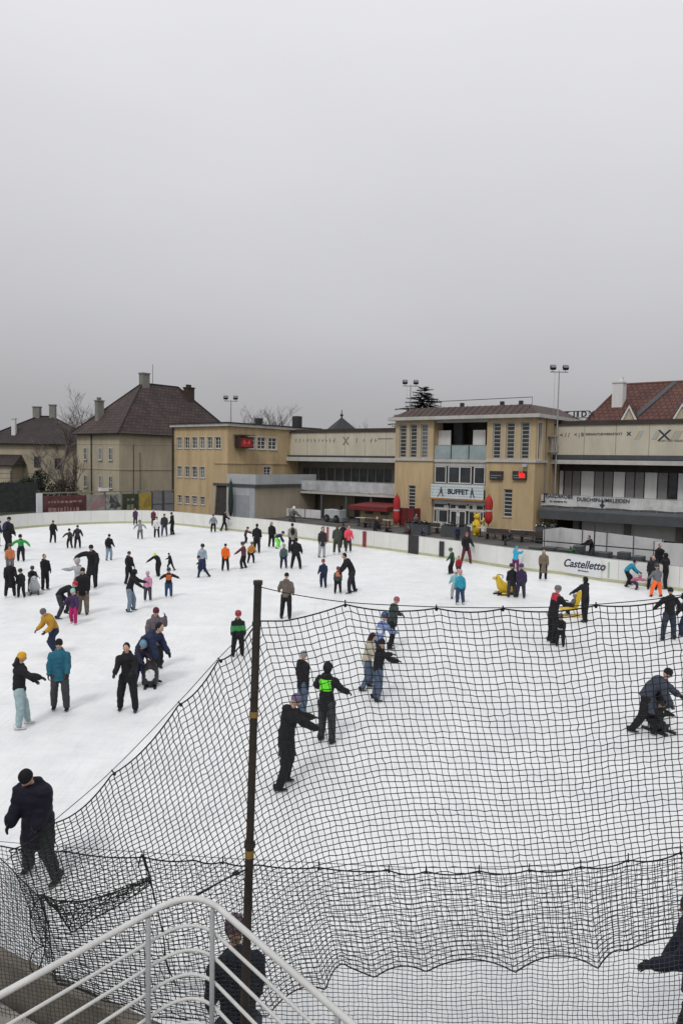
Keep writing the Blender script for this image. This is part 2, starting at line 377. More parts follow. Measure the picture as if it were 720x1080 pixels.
while k < npts:
    k1 = min(k+2, npts)
    p = MB(); strip(p, k, k1, 0, .09, .05, 1.15, .010); p.build('board_panel', M_boardnear if nlo <= k <= nhi else M_board, rb)
    k = k1
p = MB(); strip(p, 0, npts, -.012, .004, 0.0, .16); p.build('kick_strip', M_kick, rb)
p = MB(); strip(p, nhi, npts+nlo, .01, .085, 1.151, 1.18); p.build('cap_rail', mat('board_cap', (.33, .33, .32), .5), rb)
p = MB(); strip(p, nlo, nhi, .0, .11, 1.151, 1.20); p.build('cap_rail', M_boardnear, rb)
# coloured board inserts
def board_y(px):
    for (xa, ya), (xb, yb) in zip(BOARD, BOARD[1:]):
        if xa <= px <= xb: return ya+(yb-ya)*(px-xa)/(xb-xa)
def board_frame(px):                           # point on the inner face at this bearing, tangent (rightwards), inward normal
    P = G(px, board_y(px)); Q = G(px+6, board_y(px+6)); tt = (Q-P); tt.z = 0; tt.normalize(); return Vector((P.x, P.y, 0)), tt, Vector((tt.y, -tt.x, 0))
def insert(px0, px1, z0, z1, m, name, d=.03):
    P, tt, ni = board_frame((px0+px1)/2); P0, _, _ = board_frame(px0); P1, _, _ = board_frame(px1); wd = (P1-P0).length/2
    if ni.dot(Vector((0, 30, 0))-P) < 0: ni = -ni
    mb = MB(); c0 = P+ni*.018
    mb.prism([c0-tt*wd+Vector((0, 0, z0)), c0+tt*wd+Vector((0, 0, z0)), c0+tt*wd+Vector((0, 0, z1)), c0-tt*wd+Vector((0, 0, z1))], ni*d)
    return mb.build(name, m, rb), c0+ni*(d+.004), tt, ni, wd
insert(430.3, 441, .02, 1.2, M_dark, 'dark_gate', .02)
insert(382.5, 386, .05, 1.1, mat('board_red', (.22, .03, .04), .5), 'red_strip')
insert(340, 342, .05, 1.12, mat('board_red2', (.26, .07, .09), .5), 'red_strip')
insert(344.5, 346.5, .05, 1.12, mat('board_red2', (.26, .07, .09), .5), 'red_strip')
insert(463, 468, .1, 1.02, M_dark, 'black_strip')
_, c0, tt, ni, wd = insert(596, 633, .14, 1.08, mat('advert_white', (.66, .67, .68), .45, .03), 'advert_panel', .012)
# handwritten style lettering
basis = Matrix((( tt.x, 0, ni.x), (tt.y, 0, ni.y), (0, 1, 0))).to_4x4()
M_ink = mat('navy_lettering', (.02, .025, .05), .5, .1)
text_mesh('advert_lettering', 'Castelletto', .57, M_ink, rb, Matrix.Translation(c0+Vector((0, 0, .69))) @ basis @ Matrix.Rotation(R(2), 4, 'Z') , .004, .35, .012)
text_mesh('advert_small_lettering', 'RISTORANTE', .11, M_ink, rb, Matrix.Translation(c0+Vector((0, 0, .36))) @ basis, .003, 0, .004)
insert(640, 642, .2, 1.0, mat('board_green_stain', (.35, .42, .34), .6), 'board_stripe', .004)

# ================================================================== BUILDINGS
def holes_wall(mb, u0, u1, z0, z1, holes, put, depth=.16, mi=0):
    """sheet with rectangular openings and reveals; put(u, d, z) -> point, d = depth behind the face"""
    us = sorted({u0, u1, *[h[0] for h in holes], *[h[1] for h in holes]}); zs = sorted({z0, z1, *[h[2] for h in holes], *[h[3] for h in holes]})
    for a, b_ in zip(us, us[1:]):
        if a < u0 or b_ > u1: continue
        for c_, d_ in zip(zs, zs[1:]):
            if c_ < z0 or d_ > z1: continue
            mu, mz = (a+b_)/2, (c_+d_)/2
            if any(h[0] < mu < h[1] and h[2] < mz < h[3] for h in holes): continue
            mb.quad(put(a, 0, c_), put(b_, 0, c_), put(b_, 0, d_), put(a, 0, d_), mi)
    for h in holes:
        a, b_, c_, d_ = h[:4]
        for (p, q) in (((a, c_), (b_, c_)), ((b_, c_), (b_, d_)), ((b_, d_), (a, d_)), ((a, d_), (a, c_))):
            mb.quad(put(p[0], 0, p[1]), put(q[0], 0, q[1]), put(q[0], depth, q[1]), put(p[0], depth, p[1]), mi)
def pbox(mb, put, a, b_, d0, d1, c_, e_, mi=0):
    P = [put(a, d0, c_), put(b_, d0, c_), put(b_, d1, c_), put(a, d1, c_)]; Q = [put(a, d0, e_), put(b_, d0, e_), put(b_, d1, e_), put(a, d1, e_)]
    i = len(mb.v); mb.v += [tuple(x) for x in P+Q]
    for f in ((0,3,2,1),(4,5,6,7),(0,1,5,4),(1,2,6,5),(2,3,7,6),(3,0,4,7)): mb.f.append(tuple(i+k for k in f)); mb.m.append(mi)
def window(parent, put, h, nv=1, nh=1, fw=.06, bar=.035, glass=None, frame=None, depth=.16, sill=True, name='window', surround=0):
    a, b_, c_, d_ = h; mb = MB(); dd = depth-.05
    fr = frame or M_frame
    pbox(mb, put, a+.003, a+fw, dd, depth+.02, c_+.003, d_-.003); pbox(mb, put, b_-fw, b_-.003, dd, depth+.02, c_+.003, d_-.003)
    pbox(mb, put, a+fw, b_-fw, dd+.002, depth+.02, c_+.003, c_+fw); pbox(mb, put, a+fw, b_-fw, dd+.002, depth+.02, d_-fw, d_-.003)
    for k_ in range(1, nv): x = a+(b_-a)*k_/nv; pbox(mb, put, x-bar, x+bar, dd+.006, depth+.02, c_+fw, d_-fw)
    for k_ in range(1, nh): z = c_+(d_-c_)*k_/nh; pbox(mb, put, a+fw, b_-fw, dd+.010, depth+.02, z-bar*.6, z+bar*.6)
    if surround:
        s_ = surround
        pbox(mb, put, a-s_, a-.002, -.03, .01, c_-s_, d_+s_); pbox(mb, put, b_+.002, b_+s_, -.03, .01, c_-s_, d_+s_)
        pbox(mb, put, a-.002, b_+.002, -.028, .01, d_+.002, d_+s_); pbox(mb, put, a-.002, b_+.002, -.028, .01, c_-s_, c_-.002)
    wn = mb.build(name, fr, parent)
    gl = MB(); gl.quad(put(a, depth, c_), put(b_, depth, c_), put(b_, depth, d_), put(a, depth, d_)); gl.build('pane', glass or M_glass, wn)
    if sill:
        sl = MB(); pbox(sl, put, a-.06, b_+.06, -.08, depth-.06, c_-.07, c_-.003); sl.build('sill', M_fascia, wn)
    return wn
def rect(fn, x0, x1, y0, y1):                  # pixels -> (u0, u1, z0, z1) on the plane fn
    a = fn(x0, (y0+y1)/2); b_ = fn(x1, (y0+y1)/2); t_ = fn((x0+x1)/2, y0); c_ = fn((x0+x1)/2, y1)
    return (min(a[0], b_[0]), max(a[0], b_[0]), c_[1], t_[1])

# ---- central pavilion --------------------------------------------------
cb = thing('rink_pavilion', 'yellow three storey pavilion with brown roof, two window towers and the buffet between', 'building', O, EROT)
front = lambda u, d, z: (u, d, z)
U_L = F(0, 416, 500)[0]; UM0 = F(0, 456, 500)[0]; UM1 = F(0, 512, 500)[0]
EAVE = F(0, 540, 441)[1]
zled = F(0, 540, 486)[1]
f0 = lambda x, y: F(0, x, y)
def zrect(x0, x1, z0, z1):
    a = F(0, x0, 500)[0]; b_ = F(0, x1, 500)[0]; return (a, b_, z0, z1)
tz0, tz1 = F(0, 537, 484)[1], EAVE-.35
Ltow = [zrect(*p, tz0, tz1) for p in ((420, 427.5), (431, 438.5), (442.5, 450))]
Rtow = [zrect(*p, tz0, tz1) for p in ((518, 526.5), (532, 541), (547.5, 556.5))]
lowL = rect(f0, 430, 437.5, 512, 537); lowR = rect(f0, 530.5, 539.5, 516, 545)
mb = MB()
holes_wall(mb, U_L, UM0, 0, EAVE, Ltow+[lowL], front); holes_wall(mb, UM1, 0, 0, EAVE, Rtow+[lowR], front)
sideR = lambda s_, d, z: (-d, s_, z)
sw = (.45, 1.15, tz0, tz1)
holes_wall(mb, 0, 9, 0, EAVE, [sw], sideR)
mb.quad((U_L, 0, 0), (U_L, 9, 0), (U_L, 9, EAVE), (U_L, 0, EAVE)); mb.quad((U_L, 9, 0), (0, 9, 0), (0, 9, EAVE), (U_L, 9, EAVE))
mb.quad((UM0, 0, 0), (UM0, 1.6, 0), (UM0, 1.6, EAVE), (UM0, 0, EAVE)); mb.quad((UM1, 0, 0), (UM1, 1.6, 0), (UM1, 1.6, EAVE), (UM1, 0, EAVE))
mb.build('wall', M_cream, cb, fixn=False)
for h in Ltow+Rtow:
    window(cb, front, h, 1, 9, .09, .05, name='louvre_window', glass=M_glass if random.random() < .6 else M_glass2, surround=.10, sill=False, frame=mat('tower_frame', (.40, .38, .33), .6, .08, 3))
window(cb, sideR, sw, 1, 1, .06, name='louvre_window', glass=M_glass2, surround=.1, sill=False)
window(cb, front, lowL, 1, 7, .05, .04, name='louvre_window'); window(cb, front, lowR, 1, 7, .05, .05, name='louvre_window')
led = MB(); led.box(U_L-.12, UM0+.05, -.14, -.002, zled-.12, zled+.08); led.build('ledge', M_fascia, cb)
led = MB(); led.prism([(UM1-.05, -.14, zled-.12), (.14, -.14, zled-.12), (.14, 2.2, zled-.12), (.002, 2.2, zled-.12), (.002, -.002, zled-.12), (UM1-.05, -.002, zled-.12)], (0, 0, .2)); led.build('ledge', M_fascia, cb)
# roof slab + mansard
rf = MB(); rf.box(U_L-.5, .5, -.6, 9.4, EAVE+.002, EAVE+.30); rfo = rf.build('eave_slab', M_fascia, cb)
rt = EAVE+.302; rh = F(2.2, 540, 428)[1]
mb = MB(); A = [(U_L-.3, -.4), (.3, -.4), (.3, 9.2), (U_L-.3, 9.2)]; B = [(U_L+1.1, 1.2), (-1.2, 1.2), (-1.2, 7.6), (U_L+1.1, 7.6)]
for j in range(4): a, b_, c_, d_ = A[j], A[(j+1) % 4], B[(j+1) % 4], B[j]; mb.quad((*a, rt), (*b_, rt), (*c_, rh), (*d_, rh))
mb.poly([(*p, rh) for p in B])
seams = int(-U_L/.6)
for k in range(1, seams):
    u = U_L+.2+k*.6
    if u > -.4: break
    v0 = Vector((u, -.4, rt+.02)); v1 = Vector((u+(.0), 1.2, rh+.03)); mb.tube([v0, v1], .025, 4)
roof = mb.build('roof', M_roofbr, cb)
sm = MB()
for (u, z) in ((U_L+5, rh), (U_L+9, rh), (-3, rh)): sm.box(u, u+.3, 3, 3.3, z, z+.5)
sm.tube([(U_L+4, 1.3, rh+.55), (-1, 1.3, rh+.6)], .03, 5); sm.tube([(U_L+4, 1.3, rh), (U_L+4, 1.3, rh+.56)], .02, 5); sm.tube([(-1, 1.3, rh), (-1, 1.3, rh+.6)], .02, 5); sm.build('roof_rail', M_dark, roof)
# middle bay
bk = 1.5
fb = lambda x, y: F(.0, x, y)
zl0, zl1 = F(0, 484, 484)[1], F(0, 484, 470)[1]
mb = MB(); mb.box(UM0+.002, UM1-.002, .3, .5, EAVE-.25, EAVE); mb.box(UM0+.002, UM1-.002, .1, 3.4, zl0-.3, zl0-.02)
mb.build('lintel', M_fascia, cb)
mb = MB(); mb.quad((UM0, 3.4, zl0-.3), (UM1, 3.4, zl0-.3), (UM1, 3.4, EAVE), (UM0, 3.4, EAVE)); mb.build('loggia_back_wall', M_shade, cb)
a0, a1 = F(.8, 459, 460)[0], F(.8, 475, 460)[0]; b0, b1 = F(.8, 498.5, 460)[0], F(.8, 511.5, 460)[0]
pz0, pz1 = F(.8, 470, 470)[1], F(.8, 470, 454)[1]
mb = MB(); mb.box(max(a0, UM0+.01), a1, .8, .9, pz0, pz1); mb.build('white_screen', M_white, cb)
mb = MB(); mb.box(b0, min(b1, UM1-.01), .8, .9, pz0, pz1); mb.build('white_screen', M_white, cb)
mb = MB(); mb.box(F(2, 478, 460)[0], F(2, 487, 460)[0], 2.0, 2.4, zl0, EAVE-.2); mb.build('loggia_post', M_dgrey, cb)
rl = MB(); w3 = (UM1-UM0)/3
for k in range(3): rl.box(UM0+.05+k*w3, UM0+w3*(k+1)-.05, .12, .15, zl0, zl1)
rlo = rl.build('loggia_railing', mat('pale_green_glass_panel', (.30, .36, .36), .25, .15, 1.5, dirt=.3), cb)
r2 = MB(); r2.tube([(UM0+.01, .13, zl1+.03), (UM1-.01, .13, zl1+.03)], .03, 6); r2.build('top_rail', M_steel, rlo)
# first floor windows
zw0, zw1 = F(.3, 484, 510)[1], F(.3, 484, 492)[1]
for (x0, x1, nv) in ((458, 470.5, 1), (472.5, 497, 2), (499.5, 511.5, 1)):
    a = max(F(.3, x0, 500)[0], UM0+.05); b_ = min(F(.3, x1, 500)[0], UM1-.05)
    put = lambda u, d, z: (u, .3+d-.16, z)
    window(cb, put, (a, b_, zw0, zw1), nv, 1, .08, .05, sill=False, glass=random.choice([M_glass, M_glass]), frame=M_white)
mb = MB(); mb.box(UM0+.003, UM1-.003, .22, 1.4, zw1+.01, zl0-.31); mb.box(UM0+.003, UM1-.003, .32, 1.4, zw0-.5, zw0-.01); mb.build('bay_spandrel', M_fascia, cb)
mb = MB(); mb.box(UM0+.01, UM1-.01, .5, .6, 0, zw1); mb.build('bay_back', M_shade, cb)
# buffet sign
zs0, zs1 = F(-.3, 484, 526)[1], F(-.3, 484, 511.5)[1]
sg = MB(); nst = 9
for k in range(nst):
    z_ = zs0+(zs1-zs0)*k/nst; sg.box(UM0+.02, UM1-.02, -.30-(.003 if k % 2 else 0), -.24, z_, z_+(zs1-zs0)/nst, 0 if k % 2 else 1)
sgo = sg.build('sign_board', [mat('sign_pale_blue', (.42, .52, .56), .5, .15, 1.2, dirt=.2), mat('sign_white', (.62, .65, .65), .5, .12, 1.2, dirt=.2)], cb, fixn=False)
um = (UM0+UM1)/2
text_mesh('sign_lettering', 'BUFFET', .62, M_ink, sgo, facing_text(um+.15, -.315, (zs0+zs1)/2-.02), .01, 0, .02)
fg = MB()
for (u, hh, lean) in ((UM0+1.1, .95, .1), (UM1-1.1, .8, -.12)):
    zc = zs0+.1
    fg.box(u-.13, u+.13, -.318, -.304, zc+.35, zc+.65); fg.box(u-.07, u+.07, -.319, -.304, zc+.68, zc+.85)
    fg.prism([(u-.14, -.304, zc+.36), (u-.04, -.304, zc+.36), (u-.2-lean, -.304, zc), (u-.3-lean, -.304, zc)], (0, -.016, 0)); fg.prism([(u+.02, -.304, zc+.36), (u+.14, -.304, zc+.36), (u+.28, -.304, zc+.05), (u+.18, -.304, zc+.02)], (0, -.015, 0))
fg.build('sign_skater_motif', mat('sign_motif_brown', (.08, .06, .06), .6), sgo)
mb = MB(); mb.box(UM0+.01, UM1-.01, -.45, .4, zs0-.14, zs0-.01); mb.build('canopy_edge', mat('orange_wood_edge', (.33, .18, .08), .7, .2, 2), cb)
# shop front
zf1 = zs0-.15; zt0 = F(.3, 484, 537)[1]; zd0 = F(.3, 484, 552.5)[1]
put = lambda u, d, z: (u, .3+d-.16, z)
for (x0, x1) in ((458, 473), (475, 493), (495, 511)):
    window(cb, put, (F(.3, x0, 500)[0]+.02, min(F(.3, x1, 500)[0], UM1-.04), zt0, zf1-.35), 1, 1, .07, sill=False, frame=M_white)
for (x0, x1, nv) in ((458, 462, 1), (463, 473.5, 1), (495, 506, 1), (507, 511, 1)):
    window(cb, put, (F(.3, x0, 500)[0]+.02, min(F(.3, x1, 500)[0], UM1-.04), zd0, zt0-.12), nv, 1, .07, sill=False, frame=M_white)
for (x0, x1) in ((475.5, 483.5), (484.3, 492.5)):
    a, b_ = F(.3, x0, 500)[0], F(.3, x1, 500)[0]
    dr = window(cb, put, (a, b_, .05, zt0-.12), 1, 1, .11, sill=False, frame=M_white, name='glass_door')
    kp = MB(); kp.box(a+.12, b_-.12, .2, .24, .1, zd0-.05); kp.build('kick_panel', mat('navy_door_panel', (.03, .045, .10), .5), dr)
mb = MB(); mb.box(UM0+.02, F(.3, 474, 500)[0], .2, .42, 0, zd0-.02); mb.box(F(.3, 494, 500)[0], UM1-.02, .2, .42, 0, zd0-.02); mb.box(UM0+.02, UM1-.02, .2, .42, zf1-.33, zf1); mb.box(UM0+.02, UM1-.02, .21, .42, zt0-.11, zt0-.003)
mb.build('shopfront_panel', M_white, cb)
ps = MB()
for (u, z, ww, hh) in ((UM0+1.1, 1.75, .5, .35), (um-.35, 1.7, .28, .4), (um-.2, 1.15, .3, .3), (um+.7, 1.8, .25, .35), (UM1-1.3, 1.8, .4, .5)): ps.box(u, u+ww, .225, .235, z, z+hh)
ps.build('notice', M_white, cb)
# digital displays on the right tower
for (x0, x1, red) in ((516, 529.5, False), (540, 554.5, True)):
    a, b_, c_, d_ = rect(lambda x, y: F(-.2, x, y), x0, x1, 496.8, 506)
    mb = MB(); mb.box(a, b_, -.25, -.002, c_, d_); dsp = mb.build('digital_display', M_dark, cb, bevel=.02)
    mb = MB(); mb.box(a+.08, b_-.08, -.255, -.2502, (c_+d_)/2-.02, (c_+d_)/2+.02); mb.box(a+.08, a+.7, -.256, -.2503, (c_+d_)/2-.22, (c_+d_)/2-.18)
    mb.build('display_line', mat('display_grey_line', (.3, .3, .33), .5), dsp)
    if red:
        M_led = mat('red_led', (1.0, .03, .02), .5, .02, emit=.45)
        text_mesh('led_digits', '12', .42, M_led, dsp, facing_text(a+.72, -.262, d_-.2), .003, 0, .02)
        text_mesh('led_digits', '88', .5, M_led, dsp, facing_text(b_-.34, -.262, c_+.32), .003, 0, .025)
# floodlight under ledge
mb = MB(); u, z = F(-.3, 553, 491); mb.box(u-.2, u+.2, -.5, -.15, z-.12, z+.12); mb.box(u-.04, u+.04, -.16, -.003, z-.03, z+.03); mb.build('wall_floodlight', M_lgrey, cb, bevel=.02)
mb = MB(); mb.tube([(.06, 2.0, 0), (.06, 2.0, EAVE)], .05, 6); mb.build('downpipe', M_conc, cb)

# ---- stands left and right of it ---------------------------------------
def stand(label, ua, ub, right):
    b0 = thing('grandstand_building', label, 'building', O+E*ua+NN*3.8, EROT)
    wd = ub-ua; T = lambda u: u-ua
    xm = 640 if right else 362
    zp1 = F(3.8, xm, 448 if right else 456)[1]; zp0 = F(3.8, xm, 480 if right else 481)[1]
    mb = MB(); mb.box(0, wd, 0, .2, zp0, zp1); pr = mb.build('parapet', M_panelw, b0)
    sm = MB()
    step = 2.6
    for k in range(1, int(wd/step)+1): sm.box(k*step-.02, k*step+.02, -.006, -.001, zp0+.02, zp1-.02)
    sm.build('panel_joint', M_conc, pr)
    mb = MB(); mb.box(-.0, wd, -.12, 8, zp1+.003, zp1+.14); mb.box(.003, wd-.003, .4, 7.5, zp1+.143, zp1+.4); mb.build('roof_edge', mat('dark_roof_edge', (.05, .038, .034), .7, .3, 1), b0)
    # dark gap and fascia
    zf1, zf0 = F(3.2, xm, 485.5 if right else 482.5)[1], F(3.2, xm, 490 if right else 487)[1]
    mb = MB(); mb.box(0, wd, -.6, 4, zf0, zf1); mb.build('fascia', M_fascia, b0)
    mb = MB(); mb.box(0, wd, -.25, .05, zf1+.003, zp0-.003); mb.box(0, wd, -.5, -.4, zf1+.12, zf1+.2); mb.build('dark_gap_fill', M_dgrey, b0)  # dark strip fills the gap under the parapet, shade put into its colour
    # wall with windows behind the balcony
    off = 1.4; fz = lambda x, y: F(3.8+off, x, y)
    zw1, zw0 = fz(xm, 497.5 if right else 494)[1], fz(xm, 520 if right else 509)[1]
    mb = MB(); holes = []
    if right:
        edges = [589, 594.5, 612.5, 627, 646, 659.5, 679, 693.5, 703.5]; 
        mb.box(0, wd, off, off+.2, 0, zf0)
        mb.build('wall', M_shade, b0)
        px = [(581, 588, 2), (589, 594, 0), (595, 603, 1), (603.5, 612, 1), (612.5, 626.5, 0), (627, 636, 1), (636.5, 646, 1), (646.5, 659, 0), (659.5, 669, 1), (669.5, 679, 1), (679.5, 693, 0), (693.5, 704, 1), (705, 714, 2), (714.5, 730, 0), (731, 742, 1)]
        for x0, x1, kind in px:
            a, b_ = T(fz(x0, 508)[0]), T(fz(x1, 508)[0]); a = max(a, .05)
            q = MB(); q.box(a+.03, b_-.03, off-.1, off-.002, zw0-.6, zw1)
            q.build('shutter' if kind == 1 else 'window_panel', [M_white, mat('grey_shutter_slats', (.21, .20, .20), .6, .12, 3), M_glass][kind], b0)
        u = T(fz(742, 508)[0])
        while u < wd-2:
            q = MB(); q.box(u+.03, u+1.1, off-.1, off-.002, zw0-.6, zw1); q.build('window_panel', random.choice([M_white, M_lgrey]), b0); u += 1.2
    else:
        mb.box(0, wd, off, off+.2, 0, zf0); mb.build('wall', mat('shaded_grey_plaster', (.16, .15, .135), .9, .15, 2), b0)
        x = 320.
        while x < 413:
            a, b_ = T(fz(x, 500)[0]), T(fz(x+6.3, 500)[0])
            put = lambda u, d, z: (u, off-.22+d, z)
            window(b0, put, (a, b_, zw0-.5, zw1), 1, 1, .07, sill=False, frame=M_dgrey); x += 8.6
    # balcony slab, rail
    fr = -2.8
    zr1, zr0 = F(1.0, xm, 519 if not right else 524.5)[1], 0
    if right:
        z_top = F(.8, 640, 524.5)[1]; z_b = F(.8, 640, 538)[1]; z_s0 = F(.8, 640, 551)[1]; fr = .8-3.8
        ustart = T(.3)
        mb = MB(); mb.prism([(ustart, fr-.25, z_s0), (ustart, fr-.25, z_b-.25), (ustart, fr, z_b), (ustart, off, z_b), (ustart, off, z_b-.2), (ustart, fr, z_s0)], (wd-ustart, 0, 0)); mb.build('awning', M_dgrey, b0)
    else:
        z_top = F(1.0, xm, 508)[1]; z_b = F(1.0, xm, 520)[1]; fr = 1.0-3.8
        ustart = 0.02
        mb = MB(); mb.box(0.02, wd-.02, fr, off, z_b-.22, z_b); mb.build('balcony_slab', M_fascia, b0)
    rl = MB(); st = 1.3; u = ustart
    while u < wd: rl.box(u, u+.05, fr+.02, fr+.07, z_b-.2 if right else z_b, z_top); u += st
    rl.box(ustart, wd-.01, fr, fr+.05, z_top, z_top+.05); rlo = rl.build('balcony_railing', M_steel, b0)
    bn = MB(); nseg = 60; 
    for k in range(nseg):
        a = ustart+(wd-ustart)*k/nseg; b_ = ustart+(wd-ustart)*(k+1)/nseg
        wav = lambda u: .03*sin(u*2.3)+.02*sin(u*5.1)
        lo = lambda u: z_b+.10+.07*abs(sin(u*pi/st/2))
        bn.quad((a, fr-.03+wav(a), lo(a)), (b_, fr-.03+wav(b_), lo(b_)), (b_, fr-.03, z_top-.02), (a, fr-.03, z_top-.02))
    bo = bn.build('railing_banner', mat('grey_white_banner_%d' % right, (.56, .56, .55) if right else (.46, .47, .48), .5, .2, 1.6, dirt=.5), rlo)
    if right:
        def bt(body, x0, y, size):
            uu, zz = F(.7, x0, y); text_mesh('banner_lettering', body, size, M_ink, bo, facing_text(T(uu), fr-.10, zz), .004, 0, .008)
        bt('GARDEROBE', 589, 523.6, .40); bt('DUSCHEN-UMKLEIDEN', 635, 527.6, .40)
        bt('WC  GARDEROBE  WC', 588, 529, .14)
        am = MB(); uu, zz = F(.7, 634.5, 532); uu = T(uu); yy = fr-.10
        am.prism([(uu-.07, yy, zz+.35), (uu+.07, yy, zz+.35), (uu+.07, yy, zz), (uu+.22, yy, zz), (uu, yy, zz-.3), (uu-.22, yy, zz), (uu-.07, yy, zz)], (0, .01, 0))
        uu, zz = F(.7, 573.5, 524.5); uu = T(uu); am.box(uu-.05, uu+.05, yy, yy+.01, zz-.4, zz+.35); am.box(uu-.05, uu+.3, yy, yy+.01, zz+.25, zz+.35); am.box(uu-.25, uu+.1, yy-.002, yy+.01, zz-.4, zz-.3); am.build('banner_arrow', M_ink, bo)
        # rolled shutters below
        for x0, x1 in ((613, 658), (664, 713), (719, 760)):
            a, b_, c_, d_ = rect(lambda x, y: F(3.0, x, y), x0, x1, 546, 563); a = T(a); b_ = T(b_)
            q = MB(); kk = 14
            for j in range(kk): z_ = .1+(z_s0-.15)*j/kk; q.box(a, b_, -.8-(.01 if j % 2 else 0), -.7, z_, z_+(z_s0-.2)/kk*.96)
            q.build('roller_shutter', M_white, b0)
        for x0 in (607, 661, 716): q = MB(); uu = T(F(2.8, x0, 555)[0]); q.box(uu-.25, uu+.25, -1.05, -.65, 0, z_b-.22); q.build('pillar', M_conc, b0)
    else:
        for x0 in (340, 366, 392): q = MB(); uu = T(F(1.3, x0, 535)[0]); q.box(uu-.12, uu+.12, fr+.1, fr+.3, 0, z_b-.225); q.build('pillar', M_dgrey, b0)
        q = MB(); q.box(2.5, 8.5, off-.5, off-.003, 0, 3.0); q.build('kiosk_wall', M_beige, b0)
    # frieze of lettering and marks on the parapet
    if right:
        def ft(body, x, y, size, m=M_ink): uu, zz = F(3.78, x, y); text_mesh('frieze_lettering', body, size, m, pr, facing_text(T(uu), -.012, zz), .004, 0, .006)
        ft('< / /', 595, 459, .5); ft('REPARATURWERKSTATT', 636, 458, .27); ft('\u00d7', 662.5, 458, .8); ft('< | B', 610, 458.5, .42)
        Mo = mat('frieze_ochre', (.42, .33, .22), .7); Mb = mat('frieze_blue', (.33, .38, .39), .7)
        sl = MB()
        def xm_(x, y, s_, wdt):
            uu, zz = F(3.78, x, y); uu = T(uu)
            for sg_ in (1, -1): sl.prism([(uu-s_-wdt, -.003, zz-s_*sg_), (uu-s_+wdt, -.003, zz-s_*sg_), (uu+s_+wdt, -.003, zz+s_*sg_), (uu+s_-wdt, -.003, zz+s_*sg_)], (0, -.012-.003*(sg_ > 0), 0))
        xm_(700, 459, .42, .09); sl.build('frieze_cross', M_ink, pr)
        for (x0, m_) in ((672, Mo), (675, Mb), (690, Mb), (693, Mo), (710, Mo), (713, Mb), (716, Mo), (724, Mo)):
            sl = MB(); uu, zz = F(3.78, x0, 459); uu = T(uu); sl.prism([(uu-.25, -.003, zz-.35), (uu-.1, -.003, zz-.35), (uu+.25, -.003, zz+.35), (uu+.1, -.003, zz+.35)], (0, -.01, 0)); sl.build('frieze_stripe', m_, pr)
        ft('SPORT UND FREIZEIT', 707, 465, .2, M_conc)
    else:
        rr_ = random.Random(5)
        sl = MB()
        for x0 in list(range(312, 354, 4)) + [376, 383, 391, 396]:
            uu, zz = F(3.78, x0, 464.5); uu = T(uu); h_ = rr_.uniform(.12, .25); s_ = rr_.uniform(-.15, .15)
            sl.prism([(uu-.08, -.003, zz-h_), (uu+.03, -.003, zz-h_), (uu+.05+s_, -.003, zz+h_), (uu-.06+s_, -.003, zz+h_)], (0, -.01, 0))
            if rr_.random() < .5: sl.box(uu-.12, uu+.15, -.014, -.003, zz-.03, zz+.04)
        uu, zz = F(3.78, 364.5, 465); uu = T(uu)
        for sg_ in (1, -1): sl.prism([(uu-.35-.1, -.003, zz-.42*sg_), (uu-.35+.1, -.003, zz-.42*sg_), (uu+.35+.1, -.003, zz+.42*sg_), (uu+.35-.1, -.003, zz+.42*sg_)], (0, -.012-.003*(sg_ > 0), 0))
        a, zz = F(3.78, 398, 462.5); b_, _ = F(3.78, 415, 463); sl.box(T(a), T(b_)-.1, -.014, -.003, zz-.08, zz+.03)
        sl.build('frieze_marks', M_conc, pr)
    return b0
U_S1 = F(3.8, 305, 500)[0]
stand('long low stand with white shuttered balcony, banner and cream parapet right of the pavilion', .003, 30, True)
stand('long low stand with dark windows behind its balcony, left of the pavilion', U_S1+.003, U_L-.003, False)

# ---- yellow wing at the left --------------------------------------------
uC, sC = U_S1, -5.55
uC = (lambda: (lambda p: (p-O).dot(E))(O+NN*sC+E*F(sC, 240, 500)[0]))()
yb = thing('yellow_wing_building', 'yellow plastered three storey building with three rows of small windows and a red scoreboard', 'building', O+E*uC+NN*sC, EROT)
fy = lambda x, y: (F(sC, x, y)[0]-uC, F(sC, x, y)[1])
ry = lambda x, y: (S(uC, x, y)[0]-sC, S(uC, x, y)[1])
ZE = fy(212, 450)[1]; Lf = fy(183.5, 500)[0]
DW = F(3.8, 305, 500)[0]; dR = 3.8-sC
hs = []
for x0, x1 in ((186.5, 192), (194.5, 200), (202.5, 208), (210.5, 216), (218.5, 224), (226.5, 233)): hs.append(rect(fy, x0, x1, 461, 473))
for x0, x1 in ((187, 192), (195, 200), (202.5, 208), (210.5, 216)): hs.append(rect(fy, x0, x1, 492, 503.5))
for x0, x1 in ((187.5, 192), (195, 200), (202.5, 208), (211, 216)): hs.append(rect(fy, x0, x1, 523, 531.5))
hs2 = [rect(ry, x0, x1, 461, 474) for x0, x1 in ((262.5, 269.5), (271.5, 280.5), (283, 292))] + [rect(ry, 278, 286, 492, 502)]
rows = [hs[:6], hs[6:10], hs[10:]]
hs = []
for rw in rows:
    z0_ = sum(h[2] for h in rw)/len(rw); z1_ = sum(h[3] for h in rw)/len(rw); hs += [(h[0], h[1], z0_, z1_) for h in rw]
z0_ = sum(h[2] for h in hs2[:3])/3; z1_ = sum(h[3] for h in hs2[:3])/3; hs2 = [(h[0], h[1], z0_, z1_) for h in hs2[:3]]+[hs2[3]]
mb = MB(); fput = lambda u, d, z: (u, d, z); rput = lambda s_, d, z: (-d, s_, z)
holes_wall(mb, Lf, 0, 0, ZE, hs, fput); holes_wall(mb, 0, dR, 0, ZE, hs2, rput)
